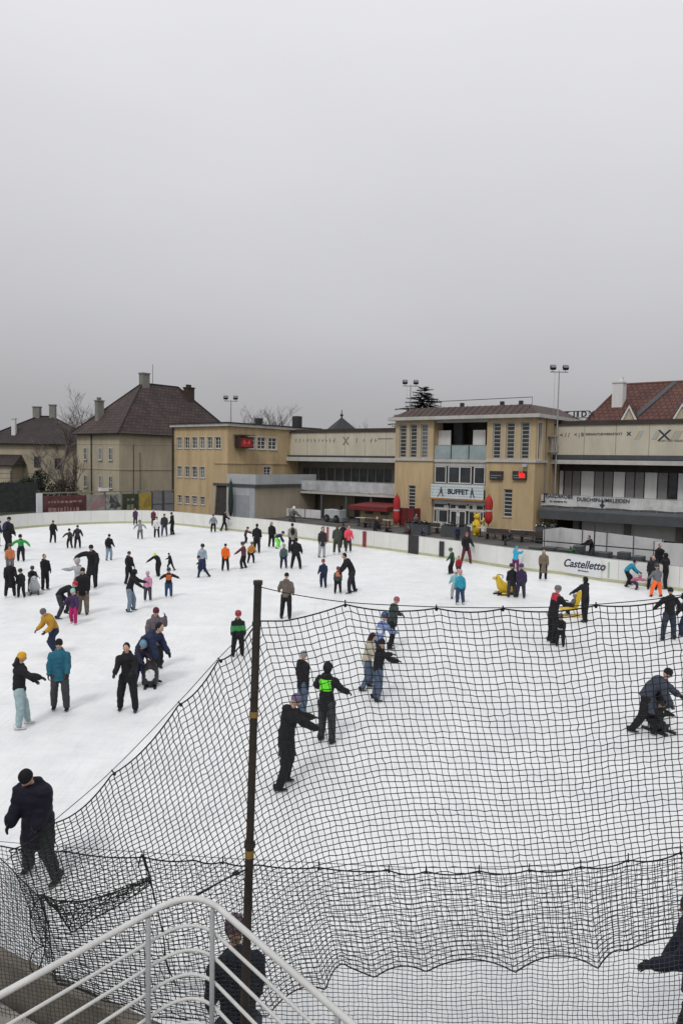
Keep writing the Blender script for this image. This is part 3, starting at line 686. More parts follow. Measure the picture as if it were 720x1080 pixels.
mb.quad((Lf, 0, 0), (Lf, 14, 0), (Lf, 14, ZE), (Lf, 0, ZE)); mb.quad((Lf, 14, 0), (0, 14, 0), (0, 14, ZE), (Lf, 14, ZE)); mb.quad((0, dR, 0), (0, 14, 0), (0, 14, ZE), (0, dR, ZE))
mb.build('wall', M_cream, yb, fixn=False)
for i_, h in enumerate(hs): window(yb, fput, h, 2, 3, .07, .03, surround=.05, glass=M_glass2 if i_ % 3 == 0 else M_glass)
for h in hs2: window(yb, rput, h, 2, 3, .1, .045, surround=.06, glass=M_glass, frame=M_white)
mb = MB(); mb.box(Lf-.3, .35, -.35, 14.2, ZE+.002, ZE+.28); mb.build('cornice', M_fascia, yb)
mb = MB(); mb.box(Lf-.4, .45, -.45, 14.3, ZE+.283, ZE+.40); ro = mb.build('roof', mat('dark_flat_roof', (.03, .028, .028), .8), yb)
mb = MB(); mb.box(-1.2, -.6, 5, 5.6, ZE+.4, ZE+1.1); mb.box(-1.6, -.8, 11.4, 12.2, ZE+.4, ZE+1.7); mb.build('chimney', M_dark, ro)
mb = MB(); mb.tube([(Lf-.06, -.1, 0), (Lf-.06, -.1, ZE)], .12, 6); mb.build('downpipe', M_dark, yb)
mb = MB(); zz = ry(270, 489)[1]; mb.box(.003, .09, .003, dR-.5, zz-.05, zz+.07); mb.box(-2, .09, -.09, -.003, zz-.05, zz+.07); mb.build('string_course', M_cream, yb)
# scoreboard
a, b_, c_, d_ = rect(ry, 247, 261, 461, 472.5)
mb = MB(); mb.box(.05, .9, a, b_-.1, c_, d_); sb = mb.build('scoreboard', mat('scoreboard_black', (.035, .02, .02), .5), yb, bevel=.03)
mb = MB(); mb.box(.901, .92, a+.1, b_-.2, c_+.12, d_-.15); mb.build('scoreboard_face', mat('scoreboard_red', (.30, .03, .03), .4, .4, 2.5), sb)
mb = MB(); mb.box(.05, 1.2, a-.1, b_, d_+.15, d_+.22); mb.build('scoreboard_canopy', M_dgrey, sb)
text_mesh('scoreboard_digits', '0 : 0', .5, mat('scoreboard_led', (1, .08, .06), .5, emit=.15), sb, Matrix.Translation((.925, (a+b_)/2-.05, (c_+d_)/2)) @ Matrix.Rotation(pi/2, 4, 'Z') @ Matrix.Rotation(pi/2, 4, 'X'), .003, 0, .02)
# lower annex with terrace
ax = F(sC-.05, 269, 525)[0]-uC
zt = fy(255, 510.5)[1]; 
mb = MB(); mb.box(.004, ax, .0, dR-.3, 0, zt-.25); an = mb.build('annex_wall', M_beige, yb)
mb = MB(); mb.box(.0, ax+.25, -.25, dR-.3, zt-.248, zt); mb.box(-1.9, -.001, -.25, -.003, zt-.25, zt); mb.build('terrace_slab', M_dgrey, yb)
mb = MB(); mb.box(.15, ax+.2, -.2, -.15, zt+.02, zt+1.0); mb.box(ax+.15, ax+.2, -.14, dR-.4, zt+.02, zt+1.0); mb.build('terrace_railing', M_lgrey, yb)
mb = MB(); mb.box(.02, ax-.02, -.12, -.004, 0, zt-.252); go = mb.build('portal', M_lgrey, yb)
mb = MB(); mb.box(.5, ax-.7, -.14, -.124, .02, zt-1.1); mb.box(ax*.45, ax*.47, -.15, -.142, .02, zt-1.1); mb.build('garage_door', mat('pale_blue_grey_door', (.30, .32, .34), .5, .1, 2), go)
mb = MB(); mb.box(-1.75, -.15, -.06, -.004, 0, zt-.255); mb.build('dark_doorway', M_shade, yb)
mb = MB(); mb.prism([(-2.1, -.2, 0), (-1.75, -.2, 0), (-1.45, -.2, zt-.26), (-1.9, -.2, zt-.26)], (0, .19, 0)); mb.build('slanted_pier', M_beige, yb)
rfu = thing('rolled_banner', 'tall dark green rolled parasol standing before the grey garage door', 'parasol', O+E*(uC+1.35)+NN*(sC-.8), EROT)
mb = MB(); mb.lathe([(.05, .1), (.22, .6), (.26, 1.6), (.22, 2.8), (.16, 3.5), (.03, 3.8)], n=10); mb.build('folded_canopy', mat('dark_green_canvas', (.02, .035, .03), .8), rfu, smooth=True)
mb = MB(); mb.tube([(0, 0, 0), (0, 0, 3.95)], .03, 6); mb.lathe([(.3, 0), (.3, .08), (.04, .1)], n=12); mb.build('pole', M_dark, rfu)

# ---- pitched-roof houses -------------------------------------------------
def hip_house(name, label, loc, rz, Lx, Ly, ze, zr, hipx0, hipx1, mroof, mwall, over=.5, z0=0):
    b0 = thing(name, label, 'house', loc, rz)
    mb = MB(); mb.box(0, Lx, 0, Ly, z0, ze); mb.build('wall', mwall, b0)
    mb = MB(); o_ = over; ym = Ly/2
    A = [(-o_, -o_, ze-.05), (Lx+o_, -o_, ze-.05), (Lx+o_, Ly+o_, ze-.05), (-o_, Ly+o_, ze-.05)]; P, Q = (hipx0, ym, zr), (hipx1, ym, zr)
    mb.poly([A[0], A[1], Q, P]); mb.poly([A[1], A[2], Q]); mb.poly([A[2], A[3], P, Q]); mb.poly([A[3], A[0], P]); mb.poly([(p[0], p[1], p[2]-.0) for p in A])
    r_ = mb.build('roof', mroof, b0, uv=True)
    g_ = MB(); g_.tube([A[0], A[1]], .09, 6); g_.tube([A[1], A[2]], .09, 6); g_.tube([A[0], A[3]], .09, 6); g_.build('gutter', M_dark, b0)
    cap = MB()
    for p, q in ((A[0], P), (A[1], Q), (P, Q), (A[3], P), (A[2], Q)): cap.tube([Vector(p)+Vector((0, 0, .05)), Vector(q)+Vector((0, 0, .05))], .09, 5)
    cap.build('ridge_tiles', mroof, r_)
    return b0, r_
def chimney(parent, x, y, z0, z1, w_=.5, m=M_chim, pots=2):
    mb = MB(); mb.box(x-w_, x+w_, y-w_*.7, y+w_*.7, z0, z1); mb.box(x-w_-.08, x+w_+.08, y-w_*.7-.08, y+w_*.7+.08, z1, z1+.15)
    for k in range(pots): mb.box(x-w_+.15+k*(w_*1.4/max(1, pots)), x-w_+.35+k*(w_*1.4/max(1, pots)), y-.12, y+.12, z1+.15, z1+.5)
    return mb.build('chimney', m, parent, uv=True)
c2 = W(126, 500, 88); c2.z = 0
# local x of this house runs away to the right (NN), local y to the left (-E)
rzN = math.atan2(NN.y, NN.x)
h2, r2 = hip_house('tiled_house', 'big beige house with tall brown hipped tile roof, between bare tree and yellow wing', c2, rzN, 18.5, 8.9, 8.75, 15.4, 6.6, 12.4, M_roofdk, M_house, .6)
chimney(h2, 6.9, 4.4, 14.6, 16.6, .55, M_conc, 0); chimney(h2, 13.4, 3.4, 12.6, 15.3, .6, M_chim, 3); chimney(h2, 1.6, 6.4, 9.5, 12.8, .45, M_conc, 2); chimney(h2, 15.6, 3.6, 10.5, 12.4, .5, M_chim, 1)
# windows: left face (x=0 plane, towards -x) and right face (y=0 plane)
lput = lambda v, d, z: (-.0+d-.10, v, z); rput2 = lambda u, d, z: (u, d-.10, z)
for yv in (1.3, 3.4, 6.6):
    for z_ in (6.1, 2.7): window(h2, lput, (yv, yv+.75, z_-.6, z_+.9), 2, 2, .07, .03, depth=.06, glass=M_glass2 if yv == 3.4 else M_glass)
for xu in (8.3, 12.3, 15):
    for z_ in (6.4, 2.9): window(h2, rput2, (xu, xu+.95, z_-.6, z_+.8), 2, 2, .08, .04, depth=.06)
mb = MB(); mb.tube([(-.12, 5.6, 0), (-.12, 5.6, 8.6)], .07, 6); mb.build('downpipe', M_dark, h2)
mb = MB(); mb.tube([(2.9, -.12, 0), (2.9, -.12, 6.5)], .04, 6); mb.build('downpipe', M_dark, h2)
mb = MB(); mb.box(-.06, -.003, .0, 8.9, 4.35, 4.47); mb.box(0, 18.5, -.06, -.003, 4.35, 4.47); mb.build('string_course', M_house, h2)
mb = MB(); mb.tube([(8.2, 4.4, 15.2), (8.2, 4.4, 18)], .03, 4); mb.build('aerial', M_dark, h2)

c1 = W(31, 470, 106); c1.z = 0
h1, r1_ = hip_house('tiled_house', 'distant beige house with dark tile roof and white chimney at the far left', W(-22, 500, 104).xy.to_3d(), R(-6), 13.8, 10, 7.6, 11.6, 6.2, 8.2, M_roofdk2, M_house, .6)
chimney(h1, 6.0, 5, 11.2, 12.9, .5, M_conc, 0); chimney(h1, 8.4, 5, 11.2, 13.2, .42, M_conc, 0); chimney(h1, 4.6, 1.2, 7.9, 11, .28, M_white, 0)
hput = lambda u, d, z: (u, d-.1, z)
for xu, z_ in ((8.2, 5.0), (11.2, 4.8), (8.4, 1.9), (11.3, 1.9)): window(h1, hput, (xu, xu+1.0, z_-.7, z_+.8), 2, 2, .07, .03, depth=.06, sill=False, frame=M_dgrey)
mb = MB(); mb.box(1.5, 6.6, -3, -.003, 0, 4.6); mb.build('annex_wall', M_house, h1)
mb = MB(); mb.poly([(1.0, -3.5, 4.55), (7.1, -3.5, 4.55), (6.4, -.003, 6.0), (1.7, -.003, 6.0)]); mb.poly([(1.0, -3.5, 4.55), (1.7, -.003, 6.0), (1.0, -.003, 4.55)]); mb.poly([(7.1, -3.5, 4.55), (7.1, -.003, 4.55), (6.4, -.003, 6.0)]); mb.poly([(1.0, -3.5, 4.54), (1.0, -.003, 4.54), (7.1, -.003, 4.54), (7.1, -3.5, 4.54)]); mb.build('annex_roof', M_roofdk2, h1, uv=True)
mb = MB(); mb.prism([(10.1, 1.7, 8.95), (10.9, 1.7, 8.95), (10.9, 2.3, 9.42), (10.1, 2.3, 9.42)], (0, -.05, .1)); mb.build('skylight', M_white, r1_)

# red roof house at the right
base = O+E*6.0+NN*13.5
h3 = thing('red_roofed_house', 'house with red tiled hip roof, white chimney and two pale gables behind the right stand', 'house', base, EROT)
u0 = F(13.5, 618, 446)[0]-6.0; zev = F(13.5, 660, 446)[1]-.4; zrd = F(18.5, 665, 405)[1]
u_r = F(18.5, 656, 405)[0]-6.0
mb = MB(); mb.box(u0, u0+34, 0, 11, 0, zev); mb.build('wall', M_house, h3)
mb = MB(); A = [(u0-.5, -.6, zev), (u0+34, -.6, zev), (u0+34, 11.6, zev), (u0-.5, 11.6, zev)]; P, Q = (u_r, 5, zrd), (u0+30, 5, zrd)
mb.poly([A[0], A[1], Q, P]); mb.poly([A[1], A[2], Q]); mb.poly([A[2], A[3], P, Q]); mb.poly([A[3], A[0], P]); mb.poly(A[::-1]); r3 = mb.build('roof', M_roofred, h3, uv=True)
cap = MB(); cap.tube([A[0], P, Q], .12, 6); cap.build('ridge_tiles', mat('ridge_red', (.13, .06, .05), .8), r3)
vl = F(16.5, 706, 405)[0]-6.0
cap = MB(); sl_ = (zrd-zev)/5.6
cap.prism([(vl-.25, 5, zrd+.05), (vl+.25, 5, zrd+.05), (vl-2.4, -.2, zev+.42), (vl-2.9, -.2, zev+.42)], (0, 0, .05)); cap.build('lead_valley', M_dgrey, r3)
for (x0, x1, yt) in ((650, 675.5, 427), (704, 733, 425)):
    a = F(13.5, x0, 445)[0]-6; b_ = F(13.5, x1, 445)[0]-6; zt_ = F(13.5, (x0+x1)/2, yt)[1]; m_ = (a+b_)/2
    mb = MB(); mb.prism([(a+.15, .05, zev+.05), (b_-.15, .05, zev+.05), (m_, .05, zt_-.12)], (0, 3.2, 0)); gb = mb.build('gable', mat('gable_pale_yellow', (.47, .41, .28), .8, .1), h3)
    mb = MB()
    for (p, q) in (((a, zev), (m_, zt_)), ((b_, zev), (m_, zt_))):
        mb.prism([(p[0], -.1, p[1]), (q[0], -.1, q[1]), (q[0], -.1, q[1]-.22*1.3), (p[0]+(.25 if p[0] < q[0] else -.25), -.1, p[1])], (0, .14, 0))
    mb.build('bargeboard', M_white, gb)
    mb = MB(); mb.poly([(a-.1, -.12, zev+.02), (m_, -.12, zt_+.05), (m_, 3.4, zt_+.05), (a-.1, .9, zev+.02)]); mb.poly([(b_+.1, -.12, zev+.02), (m_, -.12, zt_+.05), (m_, 3.4, zt_+.05), (b_+.1, .9, zev+.02)]); mb.build('gable_roof', M_roofred, gb, uv=True)
uc = F(15.5, 648.5, 430)[0]-6
mb = MB(); zc0 = F(15.5, 650, 430)[1]; zc1 = F(15.5, 650, 404)[1]
mb.box(uc-.35, uc+.65, 1.9, 3.0, zc0-.8, zc1); mb.box(uc-.43, uc+.73, 1.82, 3.08, zc1+.001, zc1+.14); mb.box(uc+.2, uc+.5, 2.2, 2.6, zc1+.14, zc1+.6); mb.build('chimney', M_white, h3)

# spire roof far behind left stand
sp = W(360, 452, 112); sp.z = 0
hs_ = thing('pyramid_roof_house', 'small dark pyramid roof with finial rising behind the left stand', 'house', sp, R(20))
zt_ = W(360, 440, 112).z; zb_ = W(360, 455, 112).z-1
mb = MB(); mb.box(-2.6, 2.6, -2.6, 2.6, 0, zb_); mb.build('wall', M_house, hs_)
mb = MB(); A = [(-3, -3, zb_), (3, -3, zb_), (3, 3, zb_), (-3, 3, zb_)]
for j in range(4): mb.poly([A[j], A[(j+1) % 4], (0, 0, zt_)])
mb.poly(A[::-1]); mb.build('roof', mat('slate_roof', (.03, .032, .037), .7, .2, 2), hs_)
mb = MB(); mb.tube([(0, 0, zt_-.2), (0, 0, zt_+1.1)], [.14, .05], 6); mb.ell((0, 0, zt_+.3), (.25, .25, .2)); mb.build('finial', M_dark, hs_)
# roof sign frame seen from behind
sgn_ = thing('roof_sign', 'black open metal lettering on a frame on the roof right of the pavilion', 'sign', O+E*.6+NN*8.2, EROT)
zz = F(8.2, 600, 441)[1]; z2 = F(8.2, 600, 434)[1]; uA = F(8.2, 583, 437)[0]-.6; uB = F(8.2, 621, 437)[0]-.6
mb = MB(); mb.tube([(uA, 0, z2), (uB, 0, z2)], .05, 4); mb.tube([(uA, 0, zz), (uB, 0, zz)], .05, 4)
k = uA
while k < uB: mb.tube([(k, .02, zz-.9), (k, .02, z2)], .03, 4); mb.tube([(k, .02, zz), (k+.5, 1.0, zz-.9)], .03, 4); k += 1.1
mb.build('frame', M_dark, sgn_)
text_mesh('sign_letters', 'W A T  I I D X', (z2-zz)*1.15, M_dark, sgn_, facing_text((uA+uB)/2, -.05, (zz+z2)/2), .05, 0, .02)

# ---- lamp masts -----------------------------------------------------------
def mast(label, P, ztop, zb=0, tripod=False, r=.07):
    o = thing('floodlight_mast', label, 'lamp mast', (P.x, P.y, 0), 0, 'floodlight masts on the roofs')
    mb = MB(); mb.tube([(0, 0, zb), (0, 0, ztop)], [r, r*.7], 8)
    mb.tube([(-.75, 0, ztop-.1), (.75, 0, ztop-.1)], .04, 6)
    if tripod: mb.tube([(0, 0, ztop-3.2), (-3.4, .5, zb+.1)], .045, 5); mb.tube([(0, 0, ztop-3.2), (3.4, -.5, zb+.1)], .045, 5)
    else:
        mb.tube([(-.35, 0, ztop-.1), (-.35, 0, zb+1)], .015, 4)
    mb.build('pole', M_steel, o)
    for dx in (-.55, .5):
        l_ = MB(); rot = Matrix.Rotation(R(-35), 3, 'X'); i = len(l_.v)
        l_.box(-.24, .24, -.16, .14, -.17, .19); l_.v = [tuple(rot @ Vector(v)+Vector((dx, -.1, ztop+.25))) for v in l_.v]; ll = l_.build('lamp_head', M_dark, o, bevel=.05)
        q = MB(); q.box(-.2, .2, -.172, -.162, -.14, .16); q.v = [tuple(rot @ Vector(v)+Vector((dx, -.1, ztop+.25))) for v in q.v]; q.build('lamp_glass', M_glass2, ll)
        b_ = MB(); b_.tube([(dx, 0, ztop-.1), (dx, 0, ztop+.15)], .03, 5); b_.build('bracket', M_steel, o)
mast('thin floodlight mast with two lamps behind the pavilion by the conifer', W(432, 440, 72), W(432, 406, 72).z, 0)
mast('tall floodlight mast with two lamps at the right end of the pavilion roof', O+E*.55+NN*3.0, W(584, 391, (O+E*.55+NN*3.0).y).z, 0)
mast('floodlight mast on braced legs on the yellow wing roof', W(243.5, 447, 80), W(243.5, 422, 80).z, ZE+.35, True)
# antenna box on the mast
o = thing('junction_box', 'small grey metal box rack on the corner of the pavilion below the tall mast', 'electrical box', O+E*.15+NN*3.3, EROT)
mb = MB(); mb.box(-.15, .55, -.9, -.2, 6.9, 7.0); mb.box(-.15, .55, -.9, -.2, 8.2, 8.3); mb.box(.1, .3, -.7, -.4, 7.0, 8.2); mb.build('rack', M_steel, o)

# ================================================================== TREES
def bare_tree(label, P, H, spread, seed, group, depth=6, lean=0, base_r=None, trunk=.3, dens=3):
    rnd = random.Random(seed); o = thing('bare_tree', label, 'tree', P, 0, group)
    tk = MB(); cr_ = MB()
    def grow(p, d, l_, r, lev, mb):
        pts = [p]; q = p.copy(); dd = d.copy(); n_ = 4
        for k in range(n_):
            dd = (dd+Vector((rnd.uniform(-1, 1), rnd.uniform(-1, 1), rnd.uniform(-.3, .6)))*.16).normalized(); q = q+dd*l_/n_; pts.append(q.copy())
        mb.tube(pts, [r*(1-.1*k) for k in range(n_+1)], 5 if lev < 3 else 3, cap=False)
        if lev >= depth: return
        nb = dens if lev < depth-1 else dens+1
        for k in range(nb):
            t_ = rnd.uniform(.45, 1) if k else 1; b_ = pts[0].lerp(pts[-1], t_) if t_ < 1 else pts[-1]; idx = min(n_, int(t_*n_)); b_ = pts[idx]
            nd = (dd+Vector((rnd.uniform(-1, 1)*spread, rnd.uniform(-1, 1)*spread, rnd.uniform(-.15, .7)))*.9).normalized()
            grow(b_, nd, l_*rnd.uniform(.62, .85), max(.016, r*.58), lev+1, cr_)
    r0 = base_r or H*.022
    grow(Vector((0, 0, 0)), Vector((lean, 0, 1)).normalized(), H*trunk, r0, 0, tk)
    tk.build('trunk', M_bark, o, fixn=False); cr_.build('crown', M_twig, o, fixn=False)
    return o
M_twig = mat('twig_bark', (.13, .11, .10), .95, .3, 5)
p = W(68, 480, 98); bare_tree('large bare tree between the two tile-roofed houses', Vector((p.x, p.y, 0)), 12, 1.2, 3, 'bare winter trees', 6, trunk=.4, dens=3)
p = W(60, 480, 92); bare_tree('small pale bare tree in front of the far left house', Vector((p.x, p.y, 0)), 7, 1.1, 14, 'bare winter trees', 5, trunk=.3)
p = W(77, 480, 90); bare_tree('slender bare tree against the left edge of the big beige house', Vector((p.x, p.y, 0)), 8.5, .8, 9, 'bare winter trees', 4, trunk=.3)
p = W(296, 445, 105); bare_tree('wide bare tree crown above the roof of the yellow wing', Vector((p.x, p.y, 0)), 14.2, 1.2, 21, 'bare winter trees', 6, trunk=.34, dens=3)
p = W(362, 445, 120); bare_tree('thin bare tree top beside the pyramid roof', Vector((p.x+2.5, p.y, 0)), 10.8, 1.1, 33, 'bare winter trees', 5, trunk=.4)
# conifer
p = W(446, 440, 84); o = thing('conifer_tree', 'dark conifer rising behind the pavilion roof by the thin mast', 'tree', (p.x, p.y, 0))
H = W(446, 408, 84).z; rnd = random.Random(4)
mb = MB(); mb.tube([(0, 0, 0), (0, 0, H*.6), (0.05, 0, H)], [.3, .16, .03], 7); mb.build('trunk', M_bark, o)
mb = MB(); z = H-.2
while z > 5:
    f_ = (H-z); rad = min(4.2, .5+f_*1.0)
    nb = 7 if f_ > 1 else 4
    for k in range(nb):
        a = rnd.uniform(0, 2*pi); rl_ = rad*rnd.uniform(.6, 1.1); d = Vector((cos(a), sin(a), 0)); tip = Vector((0, 0, z))+d*rl_+Vector((0, 0, -.12*rl_+.25*rnd.random()))
        st_ = Vector((0, 0, z)); mb.tube([st_, st_.lerp(tip, .5)+Vector((0, 0, -.05)), tip], [.035, .025, .01], 3)
        nn_ = int(rl_*60)
        for j in range(nn_):
            t_ = rnd.uniform(.15, 1.02); c = st_.lerp(tip, t_)+Vector((rnd.gauss(0, .05), rnd.gauss(0, .05), rnd.gauss(0, .04)))
            side = d.cross(Vector((0, 0, 1)))*rnd.choice((-1, 1)); e = (d*.6+side*rnd.uniform(.3, 1)+Vector((0, 0, rnd.uniform(-.3, .25)))).normalized()*rnd.uniform(.2, .42)*(1.15-t_*.5); wv = Vector((0, 0, 1)).cross(e).normalized()*.075
            mb.quad(c-wv, c+wv, c+e+wv*.3, c+e-wv*.3)
    z -= rnd.uniform(.2, .32)
mb.build('crown', M_needle, o, fixn=False)
# hills
hl = MB(); pts = []
for k in range(41):
    a = R(60+k*60/40*1.0+0); 
for k in range(41):
    x = -520+k*26; y = 560+abs(k-20)*3; h_ = 22+16*noise.noise(Vector((k*.17, 0, 3)))+max(0, (12-k))*1.7; pts.append((x, y, h_))
for a, b_ in zip(pts, pts[1:]): hl.quad((a[0], a[1]-60, -1), (b_[0], b_[1]-60, -1), b_, a); hl.quad(a, b_, (b_[0], b_[1]+200, -1), (a[0], a[1]+200, -1))
tag(hl.build('hills', mat('distant_hill', (.10, .10, .10), .95, .1, .02)), kind='structure')

# ================================================================== FENCE WITH ADVERTS behind the left boards
A = W(39, 540, 63.5); A.z = 0; B = W(184, 540, 75); B.z = 0
dv = (B-A); Lb = dv.length; rzb = math.atan2(dv.y, dv.x)
af = thing('advert_fence', 'long fence of coloured advertising panels and grey mesh gates behind the left boards', 'fence', A, rzb)
def bx(px):                                   # distance along the fence of a bearing
    d = ray(px, 530); dx = dv.normalized(); den = d.x*dx.y-d.y*dx.x; return (A.y*d.x-A.x*d.y)/(-den) if abs(den) > 1e-9 else 0
ztop = W(110, 519.5, (A.y+B.y)/2).z; zlow = W(110, 537.5, (A.y+B.y)/2).z-.3
M_ad = {k: mat('advert_'+k, c_, .5, v_, s_) for k, c_, v_, s_ in (('maroon', (.10, .035, .038), .5, 1.5), ('pale', (.30, .27, .25), .35, 1.0), ('mixed', (.25, .26, .25), .8, 2.0), ('darkgreen', (.045, .055, .03), .5, 2.0), ('yellow', (.40, .29, .05), .2, 1.0), ('greymesh', (.20, .20, .21), .15, 2), ('white', (.45, .44, .42), .1, 1))}
segs = [(45, 91, 'maroon'), (91, 111, 'pale'), (111, 128, 'mixed'), (129, 146, 'darkgreen'), (147, 159.5, 'yellow')]
for x0, x1, k in segs:
    a, b_ = bx(x0), bx(x1); q = MB(); q.box(a+.03, b_-.03, -.06, -.003, zlow, ztop-.15); pn = q.build('advert_panel', M_ad[k], af)
    rn = random.Random(int(x0)); q = MB(); u = a+.5
    if k in ('maroon', 'darkgreen'):
        for (zz, hh) in ((ztop-.65, .16), (ztop-1.35, .45)):
            u = a+.5
            while u < b_-.8: w_ = rn.uniform(.12, .38); q.box(u, u+w_, -.07, -.061, zz-hh*rn.uniform(.6, 1), zz+hh*rn.uniform(.2, .5)); u += w_+rn.uniform(.07, .2)
        q.build('advert_marks', mat('advert_mark_pink', (.30, .17, .16), .6, .3, 3) if k == 'maroon' else mat('advert_mark_grey', (.2, .22, .16), .6), pn)
    else:
        for j in range(6): q = MB(); u0_ = rn.uniform(a+.2, b_-.6); z0_ = rn.uniform(zlow+.3, ztop-.9); q.prism([(u0_, -.061, z0_), (u0_+rn.uniform(.3, .8), -.061, z0_+rn.uniform(0, .3)), (u0_+rn.uniform(.1, .5), -.061, z0_+rn.uniform(.4, .9))], (0, -.008-.001*j, 0)); q.build('advert_mark', mat('advert_mark_'+k, {'pale': (.36, .20, .20), 'mixed': (.07, .07, .06), 'yellow': (.3, .22, .05)}[k], .6), pn)
q = MB(); q.box(bx(39), bx(44.5), -.1, .1, 0, ztop+.1); q.build('end_post', M_ad['white'], af)
q = MB()
for x in (45, 91, 111, 128.5, 146.5, 160, 172, 183): u = bx(x); q.box(u-.05, u+.05, .0, .1, 0, ztop+.05)
q.box(bx(39), bx(184), -.02, .12, ztop+.051, ztop+.15); q.build('posts', M_conc, af)
q = MB(); q.box(bx(45), bx(160), -.003+.003, .1, 0, zlow); q.build('base_strip', M_dgrey, af)
q = MB(); q.box(bx(104), bx(113), -.3, .0, ztop+.16, ztop+.42); q.build('light_box', M_white, af)
for x0, x1 in ((160.3, 171.5), (172.3, 183.5)):
    a, b_ = bx(x0), bx(x1); q = MB(); q.box(a+.05, b_-.05, -.02, 0, .1, ztop-.1); gt = q.build('gate_mesh', M_ad['greymesh'], af)
    q = MB(); q.box(a, a+.07, -.06, .03, 0, ztop+.02); q.box(b_-.07, b_, -.06, .03, 0, ztop+.02); q.box(a, b_, -.05, .02, ztop*.5, ztop*.5+.06); q.box(a, b_, -.05, .02, ztop-.06, ztop); q.build('gate_frame', M_dgrey, gt)
# dark fence at the far left
A2 = W(-70, 540, 72); B2 = W(39, 520, 78); A2.z = B2.z = 0; d2 = B2-A2
df = thing('dark_fence', 'dark wooden fence on the grass bank at the left edge below the distant house', 'fence', A2, math.atan2(d2.y, d2.x))
q = MB(); u = 0
while u < d2.length: h_ = 3.0+.1*random.random(); q.box(u, u+.16, -.02, .02, 0, h_); u += .17
q.build('fence_boards', mat('dark_green_brown_fence', (.032, .036, .036), .85, .4, 2), df)
q = MB(); u = 0
while u < d2.length: q.box(u-.06, u+.06, .025, .12, 0, 4.3); u += 2.4
q.tube([(0, .07, 4.0), (d2.length, .07, 4.0)], .03, 4); q.tube([(0, .07, 3.5), (d2.length, .07, 3.5)], .03, 4); q.build('rails', M_dgrey, df)
q = thing('utility_pole', 'thin dark pole standing in front of the big beige house', 'pole', Vector((W(141, 500, 79).x, 79, 0)))
mb = MB(); mb.tube([(0, 0, 0), (0, 0, W(141, 469, 79).z)], .05, 6); mb.build('shaft', M_dark, q)
mb = MB(); zc = W(141, 469.5, 79).z; mb.tube([(0, 0, zc), (-8.5, -1, zc-.05)], .018, 4); mb.tube([(0, 0, zc), (5, 1, zc+.05)], .018, 4); mb.build('wire', M_dark, q)
# garden bushes below the houses
def bush(label, P, r, h_, m, seed, n_=1500):
    rnd = random.Random(seed); o = thing('bush', label, 'bush', P, 0, 'garden bushes behind the left fences'); mb = MB()
    for k in range(n_):
        a, b_ = rnd.uniform(0, 2*pi), rnd.random()**.5; z_ = rnd.random(); rr_ = r*b_*(1-.5*z_*z_)*(1+.25*sin(a*3+seed)); c = Vector((cos(a)*rr_, sin(a)*rr_*.7, .15+z_*h_*(1-.2*b_)))
        e = Vector((rnd.gauss(0, 1), rnd.gauss(0, 1), rnd.gauss(0, 1))).normalized()*.13; f_ = e.cross(Vector((rnd.gauss(0, 1), rnd.gauss(0, 1), rnd.gauss(0, 1)))).normalized()*.08
        mb.quad(c-e, c-f_, c+e, c+f_)
    mb.build('foliage', m, o, fixn=False)
    st = MB()
    for k in range(5): a = k*1.3; st.tube([(0, 0, 0), (cos(a)*r*.5, sin(a)*r*.4, h_*.8)], [.05, .015], 4)
    st.build('stems', M_bark, o)
M_bush1 = mat('evergreen_bush', (.022, .03, .02), .85, .4, 3); M_bush2 = mat('brown_bush', (.06, .045, .035), .9, .4, 3)
for i_, (px, Y, r, h_, m, lb) in enumerate(((30, 86, 2.2, 3.6, M_bush1, 'dark evergreen bush below the far left house'), (42, 88, 1.6, 4.4, M_bush1, 'taller dark bush by the bare tree at the left'), (66, 84, 2.4, 3.2, M_bush2, 'brown leafless bush left of the big beige house'), (8, 84, 2.6, 3.0, M_bush1, 'low dark bush at the left edge above the fence'))):
    p = W(px, 500, Y); bush(lb, Vector((p.x, p.y, 0)), r, h_, m, i_)

# ================================================================== THINGS BEHIND THE BOARDS
def at(px, py): p = G(px, py); p.z = 0; return p
# kiosk with red canopy
P = O+E*F(1.0, 376, 550)[0]+NN*1.0
U0, U1 = F(-.6, 377, 550)[0], F(-.6, 414, 550)[0]
ks = thing('snack_kiosk', 'small wooden snack kiosk under a red awning left of the pavilion', 'kiosk', O+E*U0+NN*(-.6), EROT); wk = U1-U0
zc1, zc0 = F(-1.4, 395, 532.5)[1], F(-1.4, 395, 538.5)[1]
mb = MB(); mb.box(.3, wk, 0, 2.2, 0, zc0); mb.build('wall', M_cream, ks)
mb = MB(); mb.box(.9, 1.8, -.03, -.003, .9, zc0-.15); mb.box(wk-1.4, wk-.5, -.03, -.003, .9, zc0-.15); mb.build('window', M_glass, ks)
mb = MB(); mb.prism([(-.2, -1.3, zc0), (-.2, -1.3, zc1-.15), (-.2, 2.3, zc1+.1), (-.2, 2.3, zc1-.4)], (wk+.4, 0, 0)); mb.build('awning', M_redd, ks)
mb = MB()
for u in (-.1, wk*.5, wk+.1): mb.tube([(u, -1.2, 0), (u, -1.2, zc0)], .035, 6)
mb.build('awning_post', M_dark, ks)
rb2 = thing('red_wind_screen', 'dark red canvas wind screen box beside the closed parasol left of the buffet', 'wind screen', O+E*F(-1.2, 421, 550)[0]+NN*(-1.2), EROT); wr = F(-1.2, 436.5, 550)[0]-F(-1.2, 421, 550)[0]
zt_ = F(-1.2, 430, 536)[1]; mb = MB(); mb.box(0, wr, 0, .06, .1, zt_); mb.box(wr-.06, wr, .062, 1.0, .1, zt_); mb.build('canvas', M_redd, rb2)
mb = MB()
for u in (0, wr/2, wr): mb.box(u-.03, u+.03, -.04, -.002, 0, zt_+.05)
mb.build('frame', M_dark, rb2)
